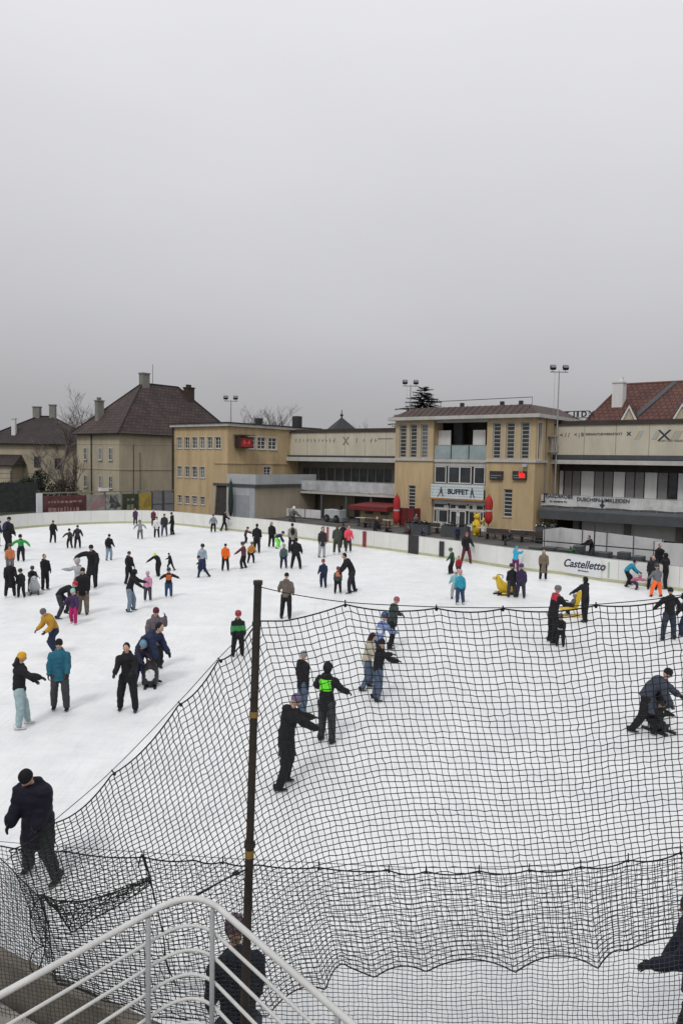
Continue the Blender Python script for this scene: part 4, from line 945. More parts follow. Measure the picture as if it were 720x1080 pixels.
# closed parasols
def parasol(px, ytop, ybot, off, label):
    u, _ = F(off, px, 540); zt_ = F(off, px, ytop)[1]; zb_ = F(off, px, ybot)[1]; P = O+E*u+NN*off
    o = thing('closed_parasol', label, 'parasol', P, 0, 'closed red parasols by the buffet'); h_ = zt_-zb_
    mb = MB(); prof = [(.05, 0), (.22, .08), (.30, .22), (.26, .42), (.24, .46), (.30, .60), (.28, .78), (.16, .93), (.03, 1.0)]
    n_ = 24; i0 = len(mb.v)
    for r, z_ in prof:
        for k in range(n_): th = 2*pi*k/n_; rr_ = r*(1+.16*cos(8*th+z_*2)); mb.v.append((cos(th)*rr_, sin(th)*rr_, zb_+z_*h_))
    for j in range(len(prof)-1):
        for k in range(n_): a, b_ = i0+j*n_+k, i0+j*n_+(k+1) % n_; mb.f.append((a, b_, b_+n_, a+n_)); mb.m.append(0)
    cv = mb.build('folded_canopy', M_red, o, smooth=True)
    sp_ = MB(); sp_.lathe([(.285, zb_+h_*.44), (.285, zb_+h_*.49)], n=16); sp_.build('tie_strap', M_lgrey, cv)
    mb = MB(); mb.tube([(0, 0, 0), (0, 0, zt_+.08)], .03, 6); mb.build('pole', M_dark, o)
    mb = MB(); mb.lathe([(.35, 0), (.35, .1), (.05, .14)], n=14); mb.build('base', M_conc, o)
parasol(418, 521, 553, -2.0, 'closed red parasol beside the dark red wind screen'); parasol(515, 522, 553, -2.2, 'closed red parasol at the right of the buffet door')
# yellow animal figure
p = O+E*F(-3.6, 502, 560)[0]+NN*(-3.6)
o = thing('yellow_animal_figure', 'big yellow animal figure with raised arm standing before the buffet', 'figure', p, R(-70)); s_ = .93
mb = MB(); mb.lathe([(.20, .12), (.33, .3), (.36, .65), (.30, 1.0), (.2, 1.25), (.16, 1.35)], n=18); mb.ell((0, 0, 1.55), (.27, .26, .25)); mb.ell((.2, 0, 1.5), (.14, .12, .1)); mb.ell((0, .2, 1.78), (.08, .09, .1)); mb.ell((0, -.2, 1.78), (.08, .09, .1))
mb.tube([(0, .28, 1.1), (.08, .5, 1.2), (.1, .62, 1.45)], [.1, .09, .08], 8); mb.tube([(0, -.28, 1.1), (.2, -.42, .9), (.34, -.3, .85)], [.1, .09, .08], 8)
mb.tube([(0, .16, .3), (.05, .17, .1), (.15, .18, .04)], [.13, .12, .1], 8); mb.tube([(0, -.16, .3), (.05, -.17, .1), (.15, -.18, .04)], [.13, .12, .1], 8)
mb.build('body', M_yellow, o, smooth=True); mb = MB(); mb.ell((.24, .1, 1.62), (.03, .03, .04), 8, 6); mb.ell((.24, -.1, 1.62), (.03, .03, .04), 8, 6); mb.ell((.34, 0, 1.53), (.03, .04, .03), 8, 6); mb.build('eyes', M_black, o)
# tables and benches
def picnic(px, off, label, top=M_lgrey, w_=1.6, bench=True):
    u, _ = F(off, px, 560); o = thing('cafe_table', label, 'table', O+E*u+NN*off, EROT, 'cafe tables on the terrace behind the boards')
    mb = MB(); 
    for k in range(4): mb.box(-w_/2, w_/2, -.36+k*.18, -.36+k*.18+.17, .72, .76)
    mb.build('table_top', top, o)
    for sx in (-1, 1):
        mb = MB(); mb.box(sx*w_*.38-.03, sx*w_*.38+.03, -.3, .3, 0, .05); mb.box(sx*w_*.38-.03, sx*w_*.38+.03, -.04, .04, .05, .72); mb.build('leg', M_dark, o)
def bench(px, off, label, w_=1.5):
    u, _ = F(off, px, 560); o = thing('bench', label, 'bench', O+E*u+NN*off, EROT, 'benches on the terrace behind the boards')
    mb = MB(); mb.box(-w_/2, w_/2, -.2, .2, .42, .46); mb.build('seat', M_bark, o); mb = MB(); mb.box(-w_/2, w_/2, .2, .24, .5, .85); mb.build('backrest', M_bark, o)
    for sx in (-1, 1): mb = MB(); mb.box(sx*w_*.4-.03, sx*w_*.4+.03, -.18, .24, 0, .42); mb.build('leg', M_dark, o)
for px, off, lb in ((384, -3.4, 'white topped table in front of the kiosk awning'), (404, -3.8, 'white topped table between the kiosk and closed parasol'), (444, -3.0, 'pale table below the left tower window'), (468, -3.4, 'pale table before the left shop window'), (514, -4.2, 'pale table right of the yellow figure'), (551, -4.0, 'long pale table by the right corner pier')):
    picnic(px, off, lb, M_lgrey, 2.2 if px > 540 else 1.7)
for px, off, lb in ((392, -4.6, 'dark bench before the kiosk tables'), (452, -4.4, 'dark bench left of the buffet entrance'), (523, -5.3, 'dark bench right of the yellow figure'), (540, -5.4, 'dark bench below the narrow right tower window'), (560, -5.2, 'dark bench at the pavilion corner')):
    bench(px, off, lb, 1.9)
# low dark planters
for px, off, w_, lb in ((440, -6.2, 2.2, 'dark planter box by the black rink gate'), (480, -5.9, 2.4, 'dark planter box in front of the buffet door'), (575, -4.6, 1.4, 'dark planter with white flowers right of the pavilion corner')):
    u, _ = F(off, px, 560); o = thing('planter', lb, 'planter', O+E*u+NN*off, EROT, 'dark planters on the terrace')
    hz_ = 1.35 if px != 575 else 1.6
    mb = MB(); mb.box(-w_/2, w_/2, -.25, .25, 0, hz_-.5 if px != 575 else 1.2); mb.build('box', M_dgrey, o)
    rn = random.Random(px); mb = MB()
    for k in range(260): c = Vector((rn.uniform(-w_/2, w_/2), rn.gauss(0, .13), (hz_-.5 if px != 575 else 1.2)+abs(rn.gauss(0, .14)))); e = Vector((rn.gauss(0, 1), rn.gauss(0, 1), rn.gauss(0, 1))).normalized()*.09; f_ = e.cross(Vector((0, 0, 1))).normalized()*.05; mb.quad(c-e, c-f_, c+e, c+f_, 1 if (px == 575 and rn.random() < .25) else 0)
    mb.build('plants', [M_bush1, M_white], o, fixn=False)
# ice resurfacer left
u, _ = F(-2.4, 350, 553); o = thing('ice_resurfacer', 'white ice resurfacing machine with big black wheel parked behind the boards', 'ice machine', O+E*u+NN*(-2.4), EROT); o.scale = (.66, .66, .8)
mb = MB(); mb.box(-1.5, 1.3, 0, 1.7, .45, 1.5); mb.build('body', M_lgrey, o, bevel=.04)
for x in (-.9, .85):
    mb = MB(); i = len(mb.v); mb.lathe([(.2, -.12), (.42, -.12), (.46, -.06), (.46, .06), (.42, .12), (.2, .12)], n=22); mb.v = [(v[0]+x, v[2]-.1, v[1]+.46) for v in mb.v]; wh = mb.build('wheel', M_black, o)
    mb = MB(); mb.lathe([(.02, -.1), (.19, -.1), (.19, .1), (.02, .1)], n=16); mb.v = [(v[0]+x, v[2]-.12, v[1]+.46) for v in mb.v]; mb.build('rim', M_lgrey, wh)
mb = MB(); mb.box(.6, 1.0, .5, 1.1, 1.502, 1.6); mb.box(1.0, 1.08, .5, 1.1, 1.5, 2.0); mb.build('seat', M_black, o); mb = MB(); mb.tube([(.35, .8, 1.5), (.3, .8, 1.95)], .03, 6); mb.build('steering_column', M_black, o)
mb = MB(); mb.box(1.302, 1.7, .1, 1.6, .1, .6); mb.build('conditioner', M_grey, o)
# low enclosures (left long one, right L-shaped one)
def enclosure(name, label, pts, h_, m, lean_post=True):
    o = thing(name, label, 'barrier', pts[0]); base = pts[0]
    for a, b_ in zip(pts, pts[1:]):
        d = b_-a; n_ = max(1, round(d.length/2.4)); tt_ = d.normalized(); nn_ = Vector((tt_.y, -tt_.x, 0))
        for k in range(n_):
            p = a+d*k/n_-base+tt_*.01; q = a+d*(k+1)/n_-base-tt_*.01; mb = MB(); mb.prism([p+Vector((0, 0, .12)), q+Vector((0, 0, .12)), q+Vector((0, 0, h_)), p+Vector((0, 0, h_))], nn_*.05); mb.build('panel', m, o)
        mb = MB()
        for k in range(n_+1): p = a+d*k/n_-base+nn_*.1; mb.tube([p, p+Vector((0, 0, h_+.05))], .03, 5)
        mb.build('posts', M_dgrey, o)
    return o
M_encl = mat('grey_white_low_panel', (.60, .60, .60), .5, .1, 1.5, dirt=.35)
enclosure('low_barrier', 'long grey white low barrier behind the rider near the ice resurfacer', [O+E*F(-1.0, 290, 545)[0]+NN*(-1.0)+E*.0, O+E*F(-1.0, 339, 545)[0]+NN*(-1.0)], F(-1.0, 315, 536.5)[1], M_encl)
q0, q1, q2 = at(575, 583), at(590, 579.5), at(696, 592)
pA, pB, pC = W(572, 570, 49.5), W(590, 575, 51.5), W(699, 577, 44.0)
for v in (pA, pB, pC): v.z = 0
enclosure('low_barrier', 'long white low barrier with end step behind the lettered rink board', [pA, pB, pC], W(640, 562.5, 47.6).z, M_encl)
enclosure('low_barrier', 'short white barrier piece at the right end of the long low barrier', [pC+Vector((-.9, -.8, 0)), pC+Vector((2.6, -2.6, 0))], .95*W(699, 569, 44).z, M_encl)
o = thing('equipment_stack', 'dark stacked equipment and covers lying behind the lettered rink board', 'equipment', at(640, 598)+Vector((0, 3.2, 0)), EROT)
mb = MB(); rn = random.Random(2)
for k in range(9): x = -4+k*.95; mb.box(x, x+rn.uniform(.5, .9), rn.uniform(-.5, 0), rn.uniform(.3, .9), 0, rn.uniform(.45, .8))
mb.build('crates', M_dgrey, o, bevel=.03); mb = MB(); mb.tube([(-4, -.7, 1.0), (4.6, -.7, 1.0)], .04, 6); mb.tube([(.5, -.6, 0), (.5, -.6, 2.4)], .04, 6); mb.build('rail', M_dark, o)

# ================================================================== SKATING AIDS
def seal(px, py, m, label, rz, s=1.0, name='seal_skating_aid'):
    o = thing(name, label, 'skating aid', at(px, py), rz, 'animal shaped skating aids')
    mb = MB(); V = Vector
    rings = []
    for x, z_, a, b_ in ((-.45, .13, .04, .03), (-.35, .17, .13, .10), (-.15, .22, .20, .18), (.05, .27, .21, .22), (.18, .38, .17, .19), (.25, .52, .13, .14), (.28, .62, .12, .12), (.30, .70, .06, .05)):
        rings.append((V((x, 0, z_))*s, V((0, 1, 0)), V((-.35 if x > .1 else 0, 0, 1)).normalized(), a*s, b_*s))
    mb.loft(rings, 14); mb.ell((.40*s, 0, .60*s), (.08*s, .06*s, .05*s), 10, 6)
    mb.build('body', m, o, smooth=True)
    mb = MB(); mb.ell((.12*s, .24*s, .08*s), (.14*s, .09*s, .03*s), 8, 5); mb.ell((.12*s, -.24*s, .08*s), (.14*s, .09*s, .03*s), 8, 5); mb.ell((-.5*s, .08*s, .12*s), (.12*s, .05*s, .03*s), 8, 5); mb.ell((-.5*s, -.08*s, .12*s), (.12*s, .05*s, .03*s), 8, 5); mb.build('flippers', m, o, smooth=True)
    mb = MB(); mb.tube([V((.2, -.2, .62))*s, V((.16, -.14, .72))*s, V((.16, .14, .72))*s, V((.2, .2, .62))*s], .016*s, 6); mb.build('handle', M_black, o)
    mb = MB(); mb.box(-.45*s, .35*s, -.16*s, -.12*s, 0, .06*s); mb.box(-.45*s, .35*s, .12*s, .16*s, 0, .06*s); mb.build('runner', M_black, o)
    mb = MB(); mb.ell((.37*s, .06*s, .65*s), (.018*s,)*3, 6, 4); mb.ell((.37*s, -.06*s, .65*s), (.018*s,)*3, 6, 4); mb.ell((.475*s, 0, .61*s), (.02*s,)*3, 6, 4); mb.build('eyes', M_black, o)
def penguin(px, py, label, rz, s=1.0):
    o = thing('penguin_skating_aid', label, 'skating aid', at(px, py), rz, 'animal shaped skating aids')
    mb = MB(); mb.lathe([(.17*s, .05*s), (.22*s, .15*s), (.23*s, .38*s), (.19*s, .60*s), (.12*s, .70*s), (.125*s, .78*s), (.11*s, .88*s), (.04*s, .94*s)], n=18); mb.build('body', M_black, o, smooth=True)
    mb = MB(); mb.ell((.09*s, 0, .36*s), (.155*s, .165*s, .27*s), 14, 9); mb.ell((.055*s, 0, .82*s), (.075*s, .085*s, .075*s), 12, 7); mb.build('belly', M_wplastic, o, smooth=True)
    mb = MB(); mb.lathe([(.035*s, 0), (.004, .1*s)], n=8); mb.v = [(.12*s+v[2]-0, v[1], .81*s+v[0]) for v in mb.v]; mb.build('beak', mat('orange_beak', (.6, .2, .02), .5), o)
    mb = MB(); mb.tube([(-.05*s, .2*s, .55*s), (-.1*s, .34*s, .66*s), (-.16*s, .34*s, .70*s)], [.03*s, .02*s, .02*s], 6); mb.tube([(-.05*s, -.2*s, .55*s), (-.1*s, -.34*s, .66*s), (-.16*s, -.34*s, .70*s)], [.03*s, .02*s, .02*s], 6); mb.build('handle', M_black, o)
    mb = MB(); mb.box(-.3*s, .3*s, -.17*s, -.1*s, 0, .05*s); mb.box(-.3*s, .3*s, .1*s, .17*s, 0, .05*s); mb.build('runner', M_black, o)
seal(36.8, 626.5, M_lgrey, 'pale grey seal shaped skating aid in front of a crouching dark child at left', R(-70), 1.1)
seal(531, 627, M_yellow, 'yellow seal shaped skating aid left of two dark dressed children', R(200), 1.25)
penguin(159, 724, 'black and white penguin skating aid beside the bending parent in navy', R(-80), .9)
penguin(694, 771, 'black and white penguin skating aid under the bending adult in a long coat at right', R(-60), 1.05)
# yellow chair sled
o = thing('yellow_chair_sled', 'yellow plastic seat sled with high back carrying a grey dressed child', 'chair sled', at(598, 650), R(185))
mb = MB(); mb.box(-.25, .35, -.22, .22, .28, .34); mb.build('seat', M_yellow, o, bevel=.02)
mb = MB(); mb.prism([(-.25, -.22, .3), (-.31, -.22, .3), (-.50, -.22, 1.0), (-.44, -.22, 1.0)], (0, .44, 0)); mb.build('backrest', M_yellow, o, bevel=.02)
for sy in (-.2, .2):
    mb = MB(); mb.tube([(-.5, sy, .02), (.5, sy, .02), (.62, sy, .1)], .02, 5); mb.tube([(-.25, sy, .3), (-.4, sy, .02)], .018, 5); mb.tube([(.3, sy, .3), (.35, sy, .02)], .018, 5); mb.build('runner', M_yellow, o)

# ================================================================== NETS, POLE, RAILING (near)
YP = 5.0
pt, pb = W(272, 616, YP), W(252.5, 1240, YP); dirp = (pb-pt).normalized(); pb = pt+dirp*((pt.z-.852)/(-dirp.z))
po = thing('net_pole', 'tall dark steel pole holding the net, standing in the foreground left of centre', 'pole', (pb.x, pb.y, .852))
o0 = Vector((pb.x, pb.y, .852)); ax_ = (pt-o0)
def pp(f): return ax_*f
mb = MB(); e1 = Vector((1, 0, 0)); e2 = Vector((0, 1, 0))
mb.loft([(pp(0), e1, e2, .030, .030), (pp(.55), e1, e2, .030, .030), (pp(.551), e1, e2, .027, .027), (pp(1), e1, e2, .027, .027)], 14); mb.build('shaft', M_pole, po, smooth=False)
mb = MB(); mb.loft([(pp(.999), e1, e2, .032, .032), (pp(1.006), e1, e2, .032, .032)], 12); mb.loft([(pp(.93), e1, e2, .032, .032), (pp(.936), e1, e2, .032, .032)], 12); mb.loft([(pp(.548), e1, e2, .040, .040), (pp(.556), e1, e2, .040, .040)], 12); mb.build('collar', M_pole, po)
def frac(py): z_ = W(265, py, YP).z; return (z_-.852)/(pt.z-.852)
M_tape = mat('yellow_tape', (.22, .14, .035), .6, .3, 20)
for y0, y1 in ((750, 756), (896, 904)):
    mb = MB(); mb.loft([(pp(frac(y1)), e1, e2, .0315, .0315), (pp(frac(y0)), e1, e2, .0315, .0315)], 14); mb.build('tape_band', M_tape, po)
mb = MB(); mb.box(-.12, .12, -.12, .12, 0, .02); mb.build('foot_plate', M_pole, po)

def wob(p, a, s_, seed): return Vector((noise.noise(p*s_+Vector((seed, 0, 0))), noise.noise(p*s_+Vector((0, seed, 7))), noise.noise(p*s_+Vector((3, 1, seed)))))*a
def net(name, label, top, bot, nc, nr, r, m, edge_r, wa=.02, seed=1, sub=2, sagf=None, edges=('top', 'bottom'), jitter=.004, group=None, cat='net'):
    o = thing(name, label, cat, (0, 0, 0), 0, group)
    rn = random.Random(seed)
    T = resample(top, nc*sub+1) if not isinstance(top, tuple) else top[0]; B_ = resample(bot, nc*sub+1) if not isinstance(bot, tuple) else bot[0]
    nC, nR = nc*sub, nr*sub; grid = []
    def soften(A, w_=10):                       # the overall line without the local pull of the ties
        for _ in range(3 if wa < .02 else 0):
            A = [sum((A[max(0, min(len(A)-1, q+d))] for d in range(-w_, w_+1)), Vector((0, 0, 0)))/(2*w_+1) if w_ <= q < len(A)-w_ else A[q].copy() for q in range(len(A))]
        return A
    TS_, BS_ = soften(T), soften(B_)
    for j in range(nR+1):
        v = j/nR; row = []
        for i in range(nC+1):
            p = TS_[i].lerp(BS_[i], v)+(T[i]-TS_[i])*(1-v)**3.5+(B_[i]-BS_[i])*v**7
            if sagf: p = p+sagf(i/nC, v)
            env = min(1, v*6)*min(1, (1-v)*6)
            p = p+wob(p, wa*env, 1.1, seed)+wob(p, wa*.35*env, 4.2, seed+5)
            row.append(p)
        grid.append(row)
    jit = {}
    for j in range(0, nR+1, sub):
        for i in range(0, nC+1, sub): jit[(i, j)] = Vector((rn.gauss(0, jitter), rn.gauss(0, jitter), rn.gauss(0, jitter))) if 0 < j < nR else Vector((0, 0, 0))
    def P(i, j):
        i0, j0 = (i//sub)*sub, (j//sub)*sub; 
        if i % sub == 0 and j % sub == 0: return grid[j][i]+jit[(i, j)]
        if i % sub and j % sub == 0:
            i1 = min(i0+sub, nC); f_ = (i-i0)/sub; return grid[j][i]+jit[(i0, j)].lerp(jit[(i1, j)], f_)
        j1 = min(j0+sub, nR); f_ = (j-j0)/sub; return grid[j][i]+jit[(i, j0)].lerp(jit[(i, j1)], f_)
    mb = MB()
    for i in range(0, nC+1, sub): mb.tube([P(i, j) for j in range(nR+1)], r, 4, cap=False)
    for j in range(sub, nR, sub): mb.tube([P(i, j) for i in range(nC+1)], r, 4, cap=False)
    kn = r*1.75
    for (i, j) in jit:
        c = P(i, j); k0 = len(mb.v); mb.v += [tuple(c+Vector(d)*kn) for d in ((1, 0, 0), (-1, 0, 0), (0, 1, 0), (0, -1, 0), (0, 0, 1), (0, 0, -1))]
        for f_ in ((0, 2, 4), (2, 1, 4), (1, 3, 4), (3, 0, 4), (2, 0, 5), (1, 2, 5), (3, 1, 5), (0, 3, 5)): mb.f.append(tuple(k0+q for q in f_)); mb.m.append(0)
    mb.build('mesh', m, o, smooth=True, fixn=False)
    for ed in edges:
        q = MB(); q.tube(T if ed == 'top' else (B_ if ed == 'bottom' else ([g_[0] for g_ in grid] if ed == 'left' else [g_[-1] for g_ in grid])), edge_r, 6); q.build('edge_rope', M_cordA, o)
    return o, T, B_, grid
def P2(lst, Yf): return [W(x, y, Yf(x) if callable(Yf) else Yf) for x, y in lst]
def arc(lst, n_=8):                            # hanging arcs between tie points: (x, y, sag of the arc after the point; negative = arch)
    out_ = []
    for (x0, y0, s0), (x1, y1, _) in zip(lst, lst[1:]):
        for k in range(n_): t_ = k/n_; out_.append((x0+(x1-x0)*t_, y0+(y1-y0)*t_+s0*4*t_*(1-t_)))
    out_.append((lst[-1][0], lst[-1][1])); return out_
YT, YB = 5.0, 5.55
# tall coarse net, right of the pole
topR = arc([(274, 655, 0), (300, 655, 1.5), (364, 637.5, 5), (460, 641.5, 4), (530, 642, 5), (628, 638.5, 5), (722, 628, 5), (815, 619, 5), (905, 610, 5), (1000, 600, 0)])
botR = arc([(374, 1019, 0), (395, 1031, -9), (449, 1024, -12), (543, 1025, -16), (630, 1021, -15), (720, 988, -9), (800, 978, 0)])
botR = arc([(368, 1020, 0), (395, 1031, -9), (449, 1025, -13.5), (543, 1025.5, -15.5), (630, 1021.5, -8), (660, 1003, -4), (722, 988, 3), (815, 990, 4), (905, 986, 4), (1000, 980, 0)])
TR, BR = P2(topR, YT), P2(botR, YB)
NC_R = 44; NR_A = 60
def warpT(P_): return P_
# left of the pole
topL = arc([(10, 897, 4), (58, 868, 9), (118, 817, 9), (188, 744, 7), (230, 697, 6), (263, 668, 0)])
botL = arc([(60, 1038, -3), (110, 1056, -3), (160, 1073, -4), (225, 1085, -6), (282, 1072, -14), (343, 1044, -12), (367, 1019.5, 0)])
TL, BL = P2(topL, 5.02), P2(botL, YB)
def sagL(u, v): return Vector((0, 0, 0))
LC, SC_, RC = 47, 2, 91
Ts = resample(TL, LC*2+1)+resample([TL[-1], W(268, 661, 5.03), TR[0]], SC_*2+1)[1:]+resample(TR, RC*2+1)[1:]
Bs = resample(BL[:-1]+BR, (LC+SC_+RC)*2+1)
net('tall_net', 'tall coarse black net hanging behind the pole, high at right and sloping down left', (Ts,), (Bs,), LC+SC_+RC, NR_A, .0033, M_cordA, .0055, .014, 2, 2, jitter=.0028)
# top cable with clips
def cable(name, label, pts, clips, r=.0035, cat='cable', m=M_cordA, rc=.005):
    o = thing(name, label, cat, (0, 0, 0)); mb = MB(); mb.tube(smoothpoly(pts, 60), r, 6); mb.build('wire', m, o)
    for a, b_ in clips: mb = MB(); mb.tube([a, b_], rc, 5); mb.ell(b_, (.012, .012, .014), 8, 5); mb.build('clip', m, o)
    return o
cR = [(272, 618.5), (310, 627), (364, 635), (420, 638.5), (475, 640.5), (530, 641), (590, 640), (640, 636.5), (690, 632), (722, 627), (815, 617), (905, 608), (1000, 598)]
def cy(lst, x):
    for (xa, ya), (xb, yb) in zip(lst, lst[1:]):
        if min(xa, xb) <= x <= max(xa, xb): return ya+(yb-ya)*(x-xa)/(xb-xa)
cable('net_cable', 'steel cable stretched from the pole top to the right above the net', P2(cR, 4.98), [(W(x, cy(cR, x)-2, 4.98), W(x, cy(topR, x)+1, YT)) for x in (364, 460, 530, 628, 719)])
mb = MB(); ri = []
cL = [(268, 657), (230, 695), (188, 741), (118, 813), (58, 865), (4, 910)]
cable('net_cable', 'thin cable running down left from the pole carrying the sloping net', P2(cL, 5.0), [(W(x, cy(cL, x)-1, 5.0), W(x+3, cy(topL, x+3)+1, 5.02)) for x in (230, 188, 118)], .0028)
# fine net standing on the near boards
topB = arc([(-40, 889, 1.5), (0, 892, 2.5), (70, 898, 3), (152, 904, 3), (205, 907, 3), (235, 909, 3), (272, 912, 2.5), (336, 915, 2.5), (410, 918, 4), (449, 919, 4), (505, 918.5, 4), (558, 917.5, 4), (612, 914, 5), (662, 907, 5), (717, 899, 5), (790, 893, 4), (890, 884, 4), (1000, 876, 0)])
nodes = [(x, y) for x, y in topB]
TB = P2(nodes, lambda x: 5.82+.3*max(0, 1-(x+40)/200)); 
BB = [Vector((W(-40, 900, 5.8).x+(W(1000, 900, 5.8).x-W(-40, 900, 5.8).x)*k/40, 5.64+.45*max(0, 1-k/9), 1.0)) for k in range(41)]
netB = net('fine_net', 'fine meshed grey net standing on the near boards across the bottom of the view', TB, BB, 198, 44, .0026, M_cordB, .006, .025, 11, 1, edges=('top',), jitter=.002)
cB = [(-40, 884), (0, 887.5), (70, 893.5), (152, 899), (235, 905), (336, 910), (410, 914), (449, 915), (505, 914.5), (558, 913), (612, 909), (662, 902), (717, 893), (790, 886), (890, 878), (1000, 870)]
cable('net_cable', 'thin cable carrying the top of the fine net', P2(cB, lambda x: 5.8+.3*max(0, 1-(x+40)/200)), [(W(x, cy(cB, x)-2, 5.8+.3*max(0, 1-(x+40)/200)), W(x, cy(topB, x)+1, 5.82+.3*max(0, 1-(x+40)/200))) for x in (70, 152, 235, 336, 410, 449, 505, 558, 612, 662, 717)], .0025)
# side net on the curve of the boards at the left
pTc = [W(46, 951, 6.05), W(20, 925, 6.7), W(0, 905, 7.3), W(-60, 855, 9)]; pBc = [Vector((W(60, 1034, 6.2).x, 6.2, 1.18)), W(30, 1019, 6.55), W(0, 1003, 7.0), W(-60, 975, 8.3)]
net('side_net', 'dense fine net seen edge-on along the curved boards at the lower left', smoothpoly(pTc, 60), smoothpoly(pBc, 60), 58, 26, .0026, M_cordB, .006, .02, 15, 1, edges=('top', 'left'), jitter=.003)
# gathered fold of spare net
Tf = P2([(42, 944), (60, 950), (85, 951), (110, 945), (135, 936), (157, 929)], 5.7); Bf = P2([(48, 948), (62, 962), (76, 984), (95, 971), (125, 955), (157, 934)], 5.66)
net('gathered_net', 'dark sagging triangle of bunched net behind the white handrail', Tf, Bf, 30, 11, .0032, mat('green_grey_net_cord', (.022, .034, .030), .85, .3, 30), .006, .05, 19, 1, jitter=.010)
def rope(label, pts, Y, r=.0055): 
    o = thing('rope', label, 'rope', (0, 0, 0)); mb = MB(); mb.tube(smoothpoly(P2(pts, Y), 40), r, 6); mb.build('strand', M_cordA, o)
rope('dark rope hanging from the left corner of the bunched net', [(40, 942), (47, 962), (49, 985), (47, 1005), (40, 1025)], 5.75)
rope('dark rope running down from the small peak of the net left of the pole', [(150, 903), (158, 925), (165, 955), (172, 985), (176, 1015), (186, 1040)], 5.75, .006)
rope('loose curved rope loop at the lower left of the net', [(44, 947), (36, 955), (32, 975), (37, 992), (47, 998)], 5.9, .005)
rope('lower curved rope loop beside the near board', [(47, 998), (36, 1003), (32, 1018), (38, 1030)], 5.9, .005)
rope('pale peak cord at the top of the fine net left of the pole', [(146, 915), (150, 901), (156, 916), (160, 932)], 5.85, .006)
mb_o = thing('tie_line', 'taut dark tie line from the pole to the corner of the handrail', 'rope', (0, 0, 0)); mb = MB(); mb.tube([W(262, 916, 5.0), W(240, 926, 4.65), W(203, 946, 4.1)], .006, 6)
mb.ell(W(249, 921, 4.8), (.03, .02, .014), 8, 5); mb.build('line', M_cordA, mb_o)

# railing on the stair landing
zr = 3.4
c = G(203, 946, zr); l0 = G(0, 1057, zr); r0_ = G(361, 1082, zr)
dl = (l0-c).normalized(); dr_ = (r0_-c).normalized(); dl.z = dr_.z = 0
rg = thing('landing_railing', 'white tube railing turning the corner of the stair landing in the foreground', 'railing', Vector((c.x, c.y, 2.1)))
rg_o = Vector((c.x, c.y, 2.1))
def railpath(z, R_, ext=3.5):
    pts = [Vector((c.x, c.y, z))+dl*ext]; ctrl = Vector((c.x, c.y+.0, z)) + (-(dl+dr_))*.055
    a, b_ = ctrl+dl*R_, ctrl+dr_*R_
    for k in range(15): t_ = k/14; pts.append(a*(1-t_)**2+ctrl*2*t_*(1-t_)+b_*t_*t_)
    pts.append(Vector((c.x, c.y, z))+dr_*ext+(-(dl+dr_))*0); return [p-rg_o for p in pts]
mb = MB(); mb.tube(railpath(zr, .26), .0165, 12); mb.build('handrail', M_rail, rg, smooth=True)
for k in range(1, 7):
    mb = MB(); mb.tube(railpath(zr-.14*k-.02, .24), .0095, 8); mb.build('lower_rail', M_rail, rg, smooth=True)
for d, ts in ((dl, (.30, 1.25, 2.2)), (dr_, (.19, 1.2, 2.15))):
    for t_ in ts: p = Vector((c.x, c.y, 0))+d*t_-(dl+dr_)*.03; mb = MB(); mb.tube([Vector((p.x, p.y, 2.1))-rg_o, Vector((p.x, p.y, zr-.01))-rg_o], .014, 10); mb.build('post', M_railp, rg, smooth=True)
lp = thing('stair_landing', 'concrete stair landing slab carrying the white railing below the view', 'landing', (c.x, c.y, 0))
mb = MB(); q = [Vector((0, 0, 1.95))+(-(dl+dr_))*.12, dl*3.6+Vector((0, 0, 1.95)), (dl+dr_)*3.6+Vector((0, 0, 1.95)), dr_*3.6+Vector((0, 0, 1.95))]; mb.prism(q, (0, 0, .15)); mb.build('slab', M_conc, lp)
mb = MB()
for p in q: p2 = p*.9; mb.box(p2.x-.1, p2.x+.1, p2.y-.1, p2.y+.1, .852, 1.95)
mb.build('column', M_conc, lp)

# ================================================================== PEOPLE
def remesh(mb, voxel, smooth_it, fold, seed, name):
    me = mb.mesh('tmp'); bm = bmesh.new(); bm.from_mesh(me); bmesh.ops.recalc_face_normals(bm, faces=bm.faces); bm.to_mesh(me); bm.free()
    o = bpy.data.objects.new('tmp', me)
    m = o.modifiers.new('r', 'REMESH'); m.mode = 'VOXEL'; m.voxel_size = voxel; m.adaptivity = 0
    s = o.modifiers.new('s', 'SMOOTH'); s.iterations = smooth_it; s.factor = .5
    out_ = evaluate(o); TS.collection.objects.unlink(o); JUNK.append(o); JUNK.append(me)
    if fold:
        co = [v.co.copy() for v in out_.vertices]; nr = [v.vector.copy() for v in out_.vertex_normals]; flat = []
        for c_, n_ in zip(co, nr):
            p = Vector((c_.x*8, c_.y*8, c_.z*19)); d = noise.noise(p+Vector((seed, 0, 0)))*fold+noise.noise(p*2.3+Vector((0, seed, 0)))*fold*.5
            flat.extend(c_+n_*d)
        out_.vertices.foreach_set('co', flat); out_.update()
    out_.polygons.foreach_set('use_smooth', [True]*len(out_.polygons)); out_.name = name
    return out_
X, Y_, Z = Vector((1, 0, 0)), Vector((0, 1, 0)), Vector((0, 0, 1))
